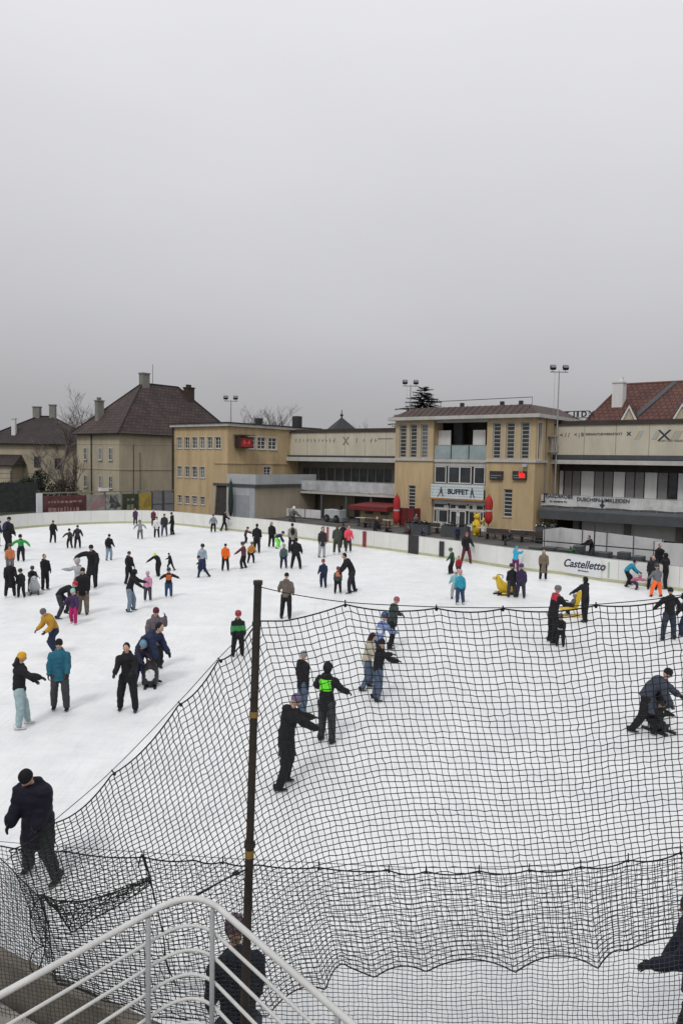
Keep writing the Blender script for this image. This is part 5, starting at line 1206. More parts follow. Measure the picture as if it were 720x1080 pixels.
def limb(mb, pts, rad, n=10, flat=1.0, endcap=True):
    """closed tapering limb through joints, rounded ends"""
    P = [Vector(p) for p in pts]; rings = []; K = []
    for i in range(len(P)-1):
        for k in range(4): t = k/4; K.append((P[i].lerp(P[i+1], t), rad[i]+(rad[i+1]-rad[i])*t))
    K.append((P[-1], rad[-1]))
    d0 = (P[1]-P[0]).normalized(); d1 = (P[-1]-P[-2]).normalized()
    if endcap: K = [(P[0]-d0*rad[0]*.6, rad[0]*.55)]+K+[(P[-1]+d1*rad[-1]*.6, rad[-1]*.5)]
    for i, (p, r) in enumerate(K):
        t = (K[min(i+1, len(K)-1)][0]-K[max(i-1, 0)][0]).normalized(); la = Y_-t*Y_.dot(t); la = la.normalized() if la.length > .1 else X; fa = t.cross(la).normalized()
        rings.append((p, la, fa, r*flat, r))
    mb.loft(rings, n)
def add_head(mb, c, R3, s, glasses=False):
    """head with face; c = centre of skull, R3 = rotation (x forward, z up), s = head height; material slots: 0 skin 1 eyes 2 lips 3 hair"""
    n_, m_ = 20, 16; i0 = len(mb.v)
    def f(th, ph):
        x, y, z = cos(ph)*cos(th), cos(ph)*sin(th), sin(ph)
        px, py, pz = x*.40, y*.33, z*.5
        if z < 0: px *= 1-.22*(-z)**1.5 if x < 0 else 1-.05*(-z); py *= 1-.42*(-z)**1.4
        if x > 0:
            g = lambda a, b_, sa, sb: math.exp(-((y-a)/sa)**2-((z-b_)/sb)**2)
            px += .095*g(0, -.14, .16, .20)+.035*g(0, -.25, .22, .10)-.045*(g(.38, .06, .2, .13)+g(-.38, .06, .2, .13))+.02*g(0, .25, .6, .12)+.03*g(0, -.52, .3, .09)-.02*g(0, -.68, .3, .06)+.05*g(0, -.88, .35, .15)
        return Vector((px, py, pz))
    for j in range(m_+1):
        ph = -pi/2+pi*(j+.002)/(m_+.004)
        for k in range(n_): mb.v.append(tuple(c+R3 @ (f(2*pi*k/n_, ph)*s)))
    for j in range(m_):
        for k in range(n_):
            a, b_ = i0+j*n_+k, i0+j*n_+(k+1) % n_; mb.f.append((a, b_, b_+n_, a+n_)); mb.m.append(0)
    mb.f.append(tuple(i0+k for k in range(n_-1, -1, -1))); mb.m.append(0); e = i0+m_*n_; mb.f.append(tuple(e+k for k in range(n_))); mb.m.append(0)
    for sy in (-1, 1):
        mb.ell(c+R3 @ (Vector((.335, sy*.125, .03))*s), (.035*s, .05*s, .025*s), 8, 5, 1, R3)
        mb.ell(c+R3 @ (Vector((.355, sy*.13, .095))*s), (.02*s, .07*s, .014*s), 8, 4, 3, R3)
        mb.ell(c+R3 @ (Vector((-.0, sy*.335, -.02))*s), (.05*s, .02*s, .085*s), 8, 5, 0, R3)
    mb.ell(c+R3 @ (Vector((.352, 0, -.25))*s), (.02*s, .085*s, .022*s), 8, 5, 2, R3)
def add_hand(mb, w_, d, up, s, side, mi=0, curl=.5):
    """w_ wrist, d direction of forearm, up = back of hand, s = hand length; palm, four fingers and a thumb"""
    d = d.normalized(); up = (up-d*up.dot(d)).normalized(); la = d.cross(up)*side
    k0 = len(mb.m)
    mb.loft([(w_-d*s*.05, la, up, s*.15, s*.11), (w_+d*s*.12, la, up, s*.18, s*.10), (w_+d*s*.34, la, up, s*.22, s*.10), (w_+d*s*.50, la, up, s*.21, s*.085), (w_+d*s*.54, la, up, s*.16, s*.06)], 10)
    for q, (o_, ln) in enumerate(((.165, .40), (.055, .46), (-.055, .43), (-.16, .34))):
        p = w_+d*s*.46+la*s*o_; dd = d.copy(); pts = [p]; 
        for k in range(3):
            dd = (dd*math.cos(curl*.55)-up*math.sin(curl*.55)).normalized() if k or True else dd
            p = p+dd*s*ln/3; pts.append(p.copy())
        mb.tube(pts, [s*.055, s*.052, s*.046, s*.034], 6)
    p = w_+d*s*.14+la*s*.15; t1 = (d*.65+la*.75-up*.2).normalized(); t2 = (d*.95+la*.25-up*.3).normalized()
    mb.tube([p, p+t1*s*.2, p+t1*s*.2+t2*s*.2], [s*.075, s*.062, s*.042], 6)
    for k in range(k0, len(mb.m)): mb.m[k] = mi
PC = {}
def person(px, foot, head, face, pose, top, legs, hat, label, kid=False, height=None, coat=0.0, hair=None, band=None, gloves=(.02, .02, .022), skate=(.02, .02, .022), group='skaters on the ice', arms=None, seed=None, on_ice=True, scarf=None, loc=None, girth=1.0, hoodc=None, zoff=0, pack=None, headdown=0, bandz=(.62, .74), puffy=1.0, bandarms=False):
    ps = dict(lean=8, hipL=14, kneeL=20, hipR=4, kneeR=14, spread=4, aL=(8, 9, 22), aR=(0, 9, 26), ht=0); ps.update(POSES[pose] if isinstance(pose, str) else pose)
    if arms: ps['aL'], ps['aR'] = arms
    ps['ht'] += headdown
    jr = random.Random(label); J = lambda a: jr.uniform(-a, a); big_ = (height is None and foot is not None and foot < 1000)
    if big_:
        ps['lean'] += J(4); ps['ht'] += J(8)+4
        for q_ in ('hipL', 'hipR', 'kneeL', 'kneeR'): ps[q_] += J(6)
        ps['kneeL'] = max(ps['kneeL'], 2); ps['kneeR'] = max(ps['kneeR'], 2); ps['spread'] += jr.uniform(-1, 4)
        ps['aL'] = (ps['aL'][0]+J(12), ps['aL'][1]+jr.uniform(-3, 6), max(4, ps['aL'][2]+J(16))); ps['aR'] = (ps['aR'][0]+J(12), ps['aR'][1]+jr.uniform(-3, 6), max(4, ps['aR'][2]+J(16)))
    if not kid and coat == 0: coat = jr.uniform(.05, .3)
    seed = seed if seed is not None else len(PC)*3.7+1; PC[label] = 1
    foot_pt = loc if loc else at(px, foot)
    dist = foot_pt.length; near_ = dist < 24
    if kid: hipz, shz, headr, necz, shw, hw = .47, .755, .178, .79, .095, .062
    else: hipz, shz, headr, necz, shw, hw = .51, .80, .140, .835, .099, .056
    # skeleton at height 1, pelvis at the origin
    lt, ls = hipz*.50, hipz*.44
    le = R(ps['lean']); TL_ = shz-hipz; up = Vector((sin(le), 0, cos(le))); le0 = le*.55; up0 = Vector((sin(le0), 0, cos(le0)))
    waist = up0*TL_*.42; chest = waist+up*TL_*.42; sho = waist+up*TL_*.60; neck = waist+up*(necz-hipz-TL_*.42); 
    legsJ = []
    for sd_, hp, kn in ((1, R(ps['hipL']), R(ps['kneeL'])), (-1, R(ps['hipR']), R(ps['kneeR']))):
        h = Y_*sd_*hw+Z*(-.02); sp_ = R(ps['spread'])*sd_
        td = Vector((sin(hp), sin(sp_), -cos(hp))).normalized(); k = h+td*lt; sa = hp-kn; sdv = Vector((sin(sa), sin(sp_)*.6, -cos(sa))).normalized(); a = k+sdv*ls
        legsJ.append((h, k, a, sdv, sa))
    minz = min(l_[2].z for l_ in legsJ); sole = .052; 
    armsJ = []
    lenU, lenF = .158, .135
    for sd_, (fw, ab, el) in ((1, ps['aL']), (-1, ps['aR'])):
        s_ = sho-up*.01+Y_*sd_*shw; fw_, ab_, el_ = R(fw), R(ab), R(el)
        u = Vector((sin(fw_)*cos(ab_), sin(ab_)*sd_, -cos(fw_)*cos(ab_))); e = s_+u*lenU; f2 = fw_+el_; v = Vector((sin(f2)*cos(ab_*.6), sin(ab_*.6)*sd_-.18*(el > 50)*sd_, -cos(f2)*cos(ab_*.6))).normalized(); w__ = e+v*lenF; armsJ.append((s_, e, w__, v, u))
    hdp = R(ps['lean']*.55+ps['ht']); hdir = Vector((sin(hdp), 0, cos(hdp))); hs_ = headr; hc = neck+hdir*(hs_*.62)
    top_z = max((hc+hdir*hs_*.5).z, hc.z+hs_*.4)+.012
    full = top_z-minz+sole
    if height is None:
        wt = W(px, head, foot_pt.y).z-zoff; Hs = wt/full
    else: Hs = height/(hipz+.48)
    S3 = Matrix.Scale(Hs, 4); lift = Vector((0, 0, -minz+sole))
    root = thing('person', label, 'person', foot_pt+Vector((0, 0, zoff)), R(face), group)
    cxy = Vector(((legsJ[0][2].x+legsJ[1][2].x)/2, (legsJ[0][2].y+legsJ[1][2].y)/2, 0))
    T4 = S3 @ Matrix.Translation(lift-cxy)
    vox = (.011 if near_ else .017)*1.75/1.75
    g_ = girth*(1.16 if kid else 1.10); pf = puffy
    hp_ = Matrix(((hdir.z, 0, hdir.x), (0, 1, 0), (-hdir.x, 0, hdir.z)))   # columns: forward, lateral, up
    fit = (.010 if near_ else .006)
    def fin(me, name, mats, parent=root, bandm=None):
        me.transform(T4); o = link(name, me, mats, parent); return o
    # body
    mb = MB(); bl = Y_
    mb.loft([(Z*-.05, Y_, X, .05, .04), (Z*-.02, Y_, X, .075, .05), (waist, Y_, X, .06, .042), (chest, Y_, X, .068, .050), (sho-up*.02, Y_, X, .062, .040), (neck-up*.01, Y_, X, .035, .032)], 12)
    limb(mb, [neck-up*.03, neck+hdir*.01, hc-hdir*hs_*.15], [.030, .028, .03], 10)
    for h, k, a, sdv, sa in legsJ: limb(mb, [h, k, a], [.038, .028, .020])
    for s_, e, w__, v, u in armsJ: limb(mb, [s_-up*.018+u*.02-Y_*(.012 if s_.y > 0 else -.012), e, w__], [.022, .020, .017])
    bm_ = remesh(mb, max(vox, .012), 2, 0, seed, 'body'); 
    mb2 = MB(); mb2.v = [tuple(v.co) for v in bm_.vertices]; mb2.f = [tuple(p.vertices) for p in bm_.polygons]; mb2.m = [0]*len(mb2.f); JUNK.append(bm_)
    add_head(mb2, hc, hp_, hs_)
    for sd_, (s_, e, w__, v, u) in zip((1, -1), armsJ):
        upv = Vector((0, sd_, 0)) if abs(v.z) > .5 else Vector((0, 0, 1)); upv = (upv+Vector((0, sd_*.4, .3))).normalized(); sidev = 1 if (v.cross((upv-v*upv.dot(v)).normalized())).dot(Vector((1, 0, .5))) > 0 else -1
        add_hand(mb2, w__, v, upv, .108 if not kid else .10, sidev, 4, .6)
    me = mb2.mesh('body'); me.polygons.foreach_set('use_smooth', [True]*len(me.polygons))
    hairc = hair or random.choice([(.03, .02, .015), (.06, .035, .02), (.10, .07, .04)])
    fin(me, 'body', [M_skin, M_eye, M_lips, cloth(hairc, 'hair'), cloth(gloves, 'glove')])
    # jacket
    mb = MB(); hem = -.035-coat*.30; a1 = [l_ for l_ in legsJ]
    drop = Vector((0, 0, hem)); 
    legdir = ((legsJ[0][1]-legsJ[0][0]).normalized()+(legsJ[1][1]-legsJ[1][0]).normalized())*.5; hemc = legdir*(-hem)
    w1 = .092*g_+coat*.020
    mb.loft([(hemc*1.02, Y_, X, w1*.90, w1*.70), (hemc, Y_, X, w1, w1*.80), (Vector((0, 0, .01)), Y_, X, .092*g_, .077*g_), (waist, Y_, (X-up0*X.dot(up0)).normalized(), .084*g_*pf, .072*g_*pf), (chest, Y_, (X-up*X.dot(up)).normalized(), .096*g_*pf, .082*g_*pf), (sho-up*.012, Y_, (X-up*X.dot(up)).normalized(), .092*g_, .072*g_), (sho+up*.014, Y_, (X-up*X.dot(up)).normalized(), .072*g_, .06*g_), (neck-hdir*.010, Y_, X, .052, .050), (neck+hdir*.006, Y_, X, .046, .046)], 16)
    for s_, e, w__, v, u in armsJ: limb(mb, [s_-up*.012+u*.012, e, w__+v*.004], [.047*g_*pf, .043*g_*pf, .033*g_], 12)
    if hoodc is not False: mb.ell(neck-X*.048-up*.006, (.056, .070, .042), 12, 8)
    jm = remesh(mb, vox, 3 if near_ else 2, fit*1.1, seed, 'jacket')
    mats = [cloth(top)]
    if band:
        mats.append(cloth(band)); 
        for p in jm.polygons:
            z_ = (p.center.dot(up))/(TL_)
            if bandz[0] < z_ < bandz[1] and (bandarms or abs(p.center.y) < .085): p.material_index = 1
    jk = fin(jm, 'coat' if coat > .5 else 'jacket', mats)
    # trousers
    mb = MB(); mb.loft([(Z*-.06, Y_, X, .06, .05), (Z*-.03, Y_, X, .088, .066), (Z*.03, Y_, X, .086, .064), (Z*.05, Y_, X, .07, .055)], 14)
    for h, k, a, sdv, sa in legsJ: limb(mb, [h, k, a+sdv*.0], [.063*min(g_, 1.2), .049*min(g_, 1.2), .039*min(g_, 1.2)], 12)
    fin(remesh(mb, vox, 2, fit*.8, seed+9, 'trousers'), 'trousers', [cloth(legs)])
    # skates
    for h, k, a, sdv, sa in legsJ:
        pit = max(-.9, min(.9, -sa if a.z-minz > .02 else 0)); Rf = Matrix.Rotation(pit, 3, 'Y'); mb = MB()
        B = lambda x, y, z_: a+Rf @ Vector((x, y, z_))
        fx, fz_ = Rf @ X, Rf @ Z
        mb.loft([(B(-.035, 0, .028), Y_, fx, .031, .034), (B(-.032, 0, .0), Y_, fx, .030, .034), (B(-.015, 0, -.016), Y_, fx, .028, .045), (B(.015, 0, -.026), Y_, fx, .029, .072), (B(.018, 0, -.034), Y_, fx, .028, .076)], 12)
        me = mb.mesh('skate'); me.polygons.foreach_set('use_smooth', [True]*len(me.polygons)); so_ = fin(me, 'skate' if on_ice else 'boot', [cloth(skate, 'leather')])
        if on_ice:
            mb = MB(); mb.prism([B(-.055, -.003, -.034), B(.092, -.003, -.034), B(.098, -.003, -.048), B(.09, -.003, -.052), B(-.055, -.003, -.052)], (0, .006, 0)); fin(mb.mesh('blade'), 'blade', [M_blade], so_)
    # headwear / hair
    kind = hat[0] if hat else None; hcol = hat[1] if hat else None
    up_, fw_ = hp_ @ Z, hp_ @ X
    if kind in ('beanie', 'pom', 'helmet', 'cap'):
        mb = MB(); k_ = 1.16 if kind == 'helmet' else 1.07
        i0 = len(mb.v); n_ = 18; prof = [(.97, -.02), (1.0, .06), (1.0, .13), (.98, .14), (.96, .26), (.84, .40), (.6, .50), (.3, .56), (.05, .575)] if kind != 'helmet' else [(.98, -.06), (1.0, .05), (1.0, .2), (.93, .36), (.75, .48), (.4, .555), (.05, .575)]
        for r, z_ in prof:
            for j in range(n_): th = 2*pi*j/n_; mb.v.append(tuple(hc+hp_ @ (Vector((cos(th)*r*.405*k_-.01, sin(th)*r*.345*k_, z_*(.98 if kind != 'pom' else 1.02)))*hs_)))
        for q in range(len(prof)-1):
            for j in range(n_): a, b_ = i0+q*n_+j, i0+q*n_+(j+1) % n_; mb.f.append((a, b_, b_+n_, a+n_)); mb.m.append(0)
        e = i0+(len(prof)-1)*n_; mb.f.append(tuple(e+j for j in range(n_))); mb.m.append(0)
        if kind == 'pom': mb.ell(hc+up_*hs_*.66, (hs_*.13,)*3, 10, 7)
        if kind == 'cap': mb.ell(hc+hp_ @ (Vector((.42, 0, .10))*hs_), (hs_*.2, hs_*.26, hs_*.03), 10, 5, 0, hp_)
        me = mb.mesh('hat'); me.polygons.foreach_set('use_smooth', [True]*len(me.polygons)); fin(me, {'helmet': 'helmet', 'cap': 'cap'}.get(kind, 'hat'), [cloth(hcol, 'knit') if kind != 'helmet' else mat('helmet_%02x%02x%02x' % tuple(int(c_*255) for c_ in hcol), hcol, .35, .08, 5)])
        if hair:
            mb = MB(); limb(mb, [hc-fw_*hs_*.25-up_*hs_*.05, hc-fw_*hs_*.42-up_*hs_*.5, hc-fw_*hs_*.45-up_*hs_*1.15], [hs_*.26, hs_*.22, hs_*.1], 10, 1.2); fin(remesh(mb, vox, 1, .003, seed, 'hair'), 'hair', [cloth(hair, 'hair')])
    elif kind == 'hood':
        mb = MB(); mb.ell(hc-fw_*hs_*.10+up_*hs_*.06, (hs_*.50, hs_*.43, hs_*.56), 16, 10, 0, hp_); mb.ell(neck-X*.01, (.052, .058, .035), 12, 8)
        me = remesh(mb, vox, 2, .002, seed, 'hood')
        fin(me, 'hood', [cloth(hcol)])
    else:
        mb = MB(); hc2 = hcol or hairc
        mb.ell(hc-fw_*hs_*.09+up_*hs_*.10, (hs_*.405, hs_*.365, hs_*.47), 16, 10, 0, hp_)
        if kind == 'long': limb(mb, [hc-fw_*hs_*.28, hc-fw_*hs_*.40-up_*hs_*.6, hc-fw_*hs_*.42-up_*hs_*1.2], [hs_*.30, hs_*.27, hs_*.12], 10, 1.3)
        fin(remesh(mb, vox*.8, 1, .002, seed, 'hair'), 'hair', [cloth(hc2, 'hair')])
    if scarf:
        mb = MB(); mb.lathe([(.045, -.016), (.062, -.008), (.064, .008), (.046, .018)], n=16); i_ = [Vector(v) for v in mb.v]; mb.v = [tuple(neck+hdir*.012+hp_ @ v) for v in i_]; me = mb.mesh('scarf'); me.polygons.foreach_set('use_smooth', [True]*len(me.polygons)); fin(me, 'scarf', [cloth(scarf)])
    if pack:
        mb = MB(); c_ = waist+up*TL_*.25-(X-up*X.dot(up)).normalized()*.115; mb.ell(c_, (.05, .075, .12), 14, 9, 0, Matrix.Rotation(le, 3, 'Y')); me = mb.mesh('backpack'); me.polygons.foreach_set('use_smooth', [True]*len(me.polygons)); fin(me, 'backpack', [cloth(pack)])
    return root
POSES = dict(
 stand=dict(), glide=dict(lean=16, hipL=26, kneeL=34, hipR=4, kneeR=22, aL=(20, 16, 30), aR=(-6, 16, 26)),
 stride=dict(lean=22, hipL=36, kneeL=42, hipR=-18, kneeR=12, spread=7, aL=(-20, 18, 30), aR=(34, 16, 40)),
 wide=dict(lean=10, hipL=14, kneeL=18, hipR=10, kneeR=20, spread=12, aL=(10, 16, 20), aR=(10, 16, 20)),
 armsout=dict(lean=12, hipL=18, kneeL=24, hipR=8, kneeR=22, spread=8, aL=(10, 58, 12), aR=(6, 58, 12)),
 bend=dict(lean=62, hipL=34, kneeL=30, hipR=18, kneeR=26, spread=6, aL=(26, 6, 22), aR=(18, 6, 26), ht=-10),
 deep=dict(lean=78, hipL=52, kneeL=60, hipR=20, kneeR=38, spread=7, aL=(14, 8, 14), aR=(4, 10, 20), ht=-20),
 crouch=dict(lean=40, hipL=80, kneeL=96, hipR=74, kneeR=98, spread=8, aL=(60, 10, 30), aR=(50, 10, 40), ht=-5),
 hold=dict(lean=28, hipL=24, kneeL=32, hipR=8, kneeR=24, aL=(48, 6, 30), aR=(44, 6, 34)),
 pocket=dict(lean=4, hipL=6, kneeL=6, hipR=0, kneeR=4, spread=5, aL=(-8, 14, 42), aR=(-8, 14, 42)),
 straight=dict(lean=2, hipL=3, kneeL=5, hipR=0, kneeR=4, aL=(2, 7, 16), aR=(-2, 7, 20)),
 sit=dict(lean=-6, hipL=80, kneeL=82, hipR=76, kneeR=80, spread=6, aL=(34, 10, 50), aR=(30, 10, 50)),
)
BK, NV, DG, GR, LG, WT = (.012, .012, .014), (.018, .026, .06), (.035, .036, .04), (.11, .11, .12), (.33, .34, .36), (.62, .62, .62)
JE, JL, KH, BR_, RD, PK = (.07, .10, .15), (.20, .27, .34), (.15, .125, .10), (.10, .065, .045), (.35, .02, .03), (.55, .16, .25)
GN, TL2, CY, PU, OR, MU, YL = (.03, .28, .06), (.03, .17, .22), (.03, .33, .50), (.05, .025, .08), (.75, .13, .02), (.42, .23, .03), (.62, .75, .05)
WS = (.6, .6, .6)
# --- foreground
person(45, 925, 803, -108, dict(lean=15, hipL=14, kneeL=18, hipR=-8, kneeR=8, spread=17, aL=(4, 2, 40), aR=(2, 2, 44), ht=26), (.007, .006, .015), (.02, .025, .025), ('beanie', (.007, .007, .009)), 'big man in thick black puffer jacket looking down, feet behind the near net', coat=.62, girth=1.34, puffy=1.1, band=None)
person(298, 830, 732, 12, dict(lean=13, hipL=10, kneeL=16, hipR=-3, kneeR=12, spread=5, aL=(44, 6, 14), aR=(56, 10, 16), ht=18), BK, BK, ('beanie', (.13, .11, .17)), 'person in long black coat and grey-purple hat reaching forward behind the net', coat=.55, girth=1.05)
person(344, 783, 698, 60, dict(lean=6, hipL=5, kneeL=8, hipR=0, kneeR=5, aL=(14, 30, 40), aR=(16, 26, 50)), BK, DG, ('hood', BK), 'person in black jacket with neon green chest band, behind the net', band=(.15, .75, .04), bandz=(.45, .95))
person(318, 754, 686, 40, 'straight', BK, JE, ('beanie', (.25, .24, .23)), 'person in short black jacket, blue jeans and pale grey hat behind the net')
person(396, 739, 674, 25, dict(lean=12, hipL=12, kneeL=14, hipR=0, kneeR=8, aL=(50, 6, 18), aR=(30, 12, 30)), BK, JE, ('beanie', BK), 'person in black jacket and flared jeans reaching forward beside the cream jacket')
person(386, 727, 667, 15, 'glide', (.42, .38, .30), JE, ('long', (.03, .02, .016)), 'dark haired woman in cream jacket and jeans gliding behind the net')
person(399, 700, 646, 40, 'hold', (.16, .22, .42), NV, ('helmet', (.03, .05, .12)), 'child in blue and white jacket with dark helmet beside the pink-hatted skater', kid=True, band=WT, bandz=(.3, .6))
person(411, 684, 629, 15, 'glide', (.04, .05, .05), BK, ('beanie', (.30, .09, .12)), 'person in dark green jacket with a dusky pink hat just above the net edge')
person(680, 772, 702, -22, dict(lean=46, hipL=44, kneeL=50, hipR=-4, kneeR=20, spread=6, aL=(34, 2, 8), aR=(26, 2, 14), ht=0), (.045, .055, .075), BK, ('beanie', BK), 'adult in long dark blue-grey coat bending over a penguin aid behind the net at right', coat=.75, girth=1.15)
person(691, 774, 736, -50, 'crouch', BK, BK, ('helmet', BK), 'small dark child tucked under the bending adult in the long coat', kid=True)
person(704, 675, 619, 95, dict(lean=4, hipL=4, kneeL=6, hipR=2, kneeR=6, spread=8, aL=(6, 34, 30), aR=(8, 30, 20)), BK, (.03, .04, .06), ('beanie', BK), 'adult in wide black jacket seen from behind at the right edge above the net')
person(723, 672, 627, 100, 'glide', BK, NV, ('beanie', NV), 'child in black at the right frame edge holding the hand of the adult in black', kid=True)
person(730, 1130, 944, 170, dict(lean=12, hipL=20, kneeL=24, hipR=0, kneeR=10, aL=(40, 4, 36), aR=(10, 8, 20), ht=0), (.012, .014, .03), BK, ('beanie', (.03, .03, .05)), 'navy dressed skater cut off by the right frame edge, arm stretched to the left', girth=1.05)
person(250, 1182, 976, 110, dict(lean=14, hipL=12, kneeL=16, hipR=2, kneeR=10, aL=(6, 4, 24), aR=(4, 4, 24), ht=12), (.018, .022, .038), (.06, .07, .10), ('beanie', (.13, .08, .10)), 'person in dark blue jacket and dull pink hat close below, behind the pole and handrail', girth=.95)
# --- left middle
person(25, 767, 687, 20, dict(lean=6, hipL=8, kneeL=10, hipR=-2, kneeR=8, spread=3, aL=(14, 12, 30), aR=(48, 24, 12)), BK, (.30, .40, .42), ('beanie', (.60, .32, .02)), 'woman with mustard yellow hat, black jacket and pale blue trousers holding out a hand', skate=WS, hair=(.04, .02, .015), band=(.05, .20, .22), bandz=(-.3, -.06))
person(64, 749, 672, -80, 'straight', (.02, .115, .17), (.05, .05, .055), ('beanie', BK), 'man in petrol blue jacket and dark hat facing the woman with the yellow hat', headdown=-4)
person(135, 750, 676, -85, dict(lean=16, hipL=12, kneeL=18, hipR=4, kneeR=16, spread=6, aL=(24, 4, 40), aR=(34, 4, 50), ht=10), BK, BK, ('none', BK), 'bare headed man all in black gliding forward at the left middle of the ice', skate=DG)
person(152, 722, 655, -15, dict(lean=60, hipL=30, kneeL=30, hipR=-5, kneeR=18, spread=6, aL=(22, 4, 14), aR=(14, 4, 20), ht=-12), NV, BK, ('none', BK), 'parent in navy jacket bending far over a small child on the ice', girth=1.1)
person(147, 724, 674, -40, 'hold', (.02, .02, .04), NV, ('helmet', (.12, .22, .32)), 'small child with pale blue helmet held by the bending parent in navy', kid=True)
person(163, 705, 639, -60, dict(lean=3, hipL=4, kneeL=8, hipR=0, kneeR=4, aL=(60, 2, 88), aR=(10, 8, 30)), (.12, .10, .11), BK, ('beanie', (.10, .02, .035)), 'person in grey-brown coat with maroon hat holding a hand to the face', coat=.35)
person(60, 690, 639, -120, dict(lean=40, hipL=50, kneeL=70, hipR=-15, kneeR=30, spread=6, aL=(10, 14, 40), aR=(4, 14, 50), ht=8), MU, NV, ('beanie', GR), 'skater in mustard yellow jacket and grey hat bent low over one leg')
person(66, 652, 613, 15, 'deep', BK, DG, ('beanie', (.40, .02, .05)), 'person in black with a bright red hat bowing forward above the mustard jacket')
person(78, 658, 620, -100, 'armsout', PU, (.36, .02, .12), ('beanie', (.25, .50, .44)), 'small girl in purple jacket, pink trousers and mint hat', kid=True, skate=WS, arms=((8, 14, 14), (14, 30, 20)))
person(88, 648, 598, -80, 'straight', BK, KH, ('beanie', BK), 'adult in black jacket and khaki trousers behind the girl in purple', girth=1.08)
person(84, 630, 588, -110, dict(lean=6, aL=(20, 40, 70), aR=(20, 60, 60)), LG, GR, ('helmet', LG), 'child in light grey jacket raising an arm before the person in the black cloak', kid=True)
person(97, 620, 574, -100, dict(lean=14, hipL=16, kneeL=20, hipR=2, kneeR=14, spread=8, aL=(10, 20, 30), aR=(30, 66, 10)), BK, BK, ('beanie', BK), 'large adult in long black coat stretching one arm out to the left', coat=.7, girth=1.25)
person(48, 622, 584, -30, 'straight', BK, BK, ('none', BK), 'person all in black standing side-on between the seal aid and the black cloak', coat=.2)
person(11, 630, 590, -60, 'straight', BK, BK, ('hood', GR), 'person in long black coat and white skates beside two dark children at the left', coat=.8, skate=WS)
person(23, 630, 599, -90, 'stand', BK, BK, ('helmet', BK), 'child in black snowsuit between the long black coat and the seal aid', kid=True)
person(34, 625, 596, -60, 'hold', BK, DG, ('helmet', NV), 'child in black leaning on the pale grey seal aid', kid=True)
person(22.5, 592, 563, -80, 'armsout', BK, BK, ('beanie', BK), 'child in black and bright green jacket with arms spread', kid=True, band=GN, bandz=(.35, 1.1), bandarms=True)
person(11, 603, 573, -70, 'stand', (.45, .16, .07), GR, ('helmet', DG), 'child in orange-brown jacket at the far left behind the long black coat', kid=True)
person(8, 583, 545, 70, 'glide', BK, BK, ('beanie', BK), 'adult in bulky black jacket with a backpack near the far left boards', girth=1.25, pack=NV)
person(-2, 576, 549, 40, 'stand', NV, BK, ('beanie', BK), 'dark dressed person cut by the left frame edge')
person(56, 572.5, 548.5, -50, 'stand', BK, BK, ('beanie', DG), 'lone dark dressed skater near the far left boards')
person(74, 578, 557, -100, 'armsout', DG, BK, ('beanie', BK), 'child in dark clothes holding arms out beside an adult near the far boards', kid=True, arms=((8, 16, 16), (20, 44, 10)))
person(82, 578.5, 553.5, -60, 'glide', (.03, .03, .04), BK, ('beanie', BK), 'adult in dark blue leaning to the child near the far boards')
person(115, 591, 563, -40, 'stand', BK, JL, ('beanie', BK), 'skater in dark jacket and pale blue jeans alone in the middle left')
person(136, 616, 581, -30, 'stand', BK, BK, ('beanie', DG), 'person in black standing behind the father in jeans')
person(138.5, 645, 600, 5, dict(lean=26, hipL=18, kneeL=18, hipR=4, kneeR=14, aL=(40, 4, 30), aR=(46, 4, 20), ht=0), BK, (.16, .21, .27), ('hood', BK), 'adult in black hoodie and blue jeans holding the hand of a girl in pink')
person(156, 634, 602, -95, 'straight', (.48, .22, .34), (.05, .05, .07), ('beanie', (.45, .30, .38)), 'small girl in pale pink jacket holding the adult in jeans', kid=True, skate=WS)
person(178, 630, 598, -75, dict(lean=8, hipL=6, kneeL=8, hipR=0, kneeR=5, aL=(30, 60, 50), aR=(20, 50, 70)), BK, (.03, .06, .14), ('helmet', NV), 'child with orange chest and blue trousers raising an arm', kid=True, band=(.55, .12, .03), bandz=(.35, 1.0), skate=WS)
person(167, 608, 582, -110, dict(lean=44, hipL=24, kneeL=20, hipR=2, kneeR=14, aL=(20, 34, 20), aR=(20, 30, 20)), BK, BK, ('beanie', YL), 'skater in black with neon yellow hat leaning over', arms=((20, 34, 20), (16, 40, 20)))
person(181, 602, 583, 175, 'stride', BK, BK, ('none', BK), 'skater in black pushing off low with one leg stretched to the right')
person(213, 603, 573, -60, 'stand', (.30, .36, .44), NV, ('helmet', BK), 'child in pale blue and dark jacket behind the leaning navy child', kid=True)
person(215, 609, 586, 170, dict(lean=36, hipL=34, kneeL=30, hipR=-30, kneeR=6, aL=(-20, 40, 20), aR=(40, 30, 20)), NV, NV, ('beanie', NV), 'child in navy snowsuit leaning steeply forward', kid=True)
person(237.6, 602, 573, -70, 'stand', (.70, .13, .02), BK, ('beanie', BK), 'skater in bright orange jacket and black trousers')
person(257, 599.5, 571, 160, 'armsout', (.10, .03, .04), BK, ('helmet', DG), 'child in dark red jacket with arms apart beside the mustard jacket', kid=True, arms=((30, 20, 20), (20, 40, 10)))
person(264.5, 594, 571, -60, 'glide', (.45, .20, .04), BK, ('helmet', BR_), 'child in orange-yellow jacket behind the dark red child', kid=True)
person(250.5, 692, 643, -70, 'straight', (.015, .016, .018), BK, ('helmet', (.28, .02, .03)), 'child with red helmet and green striped black jacket left of the pole', kid=True, band=(.04, .22, .07), bandz=(.28, .68), bandarms=True)
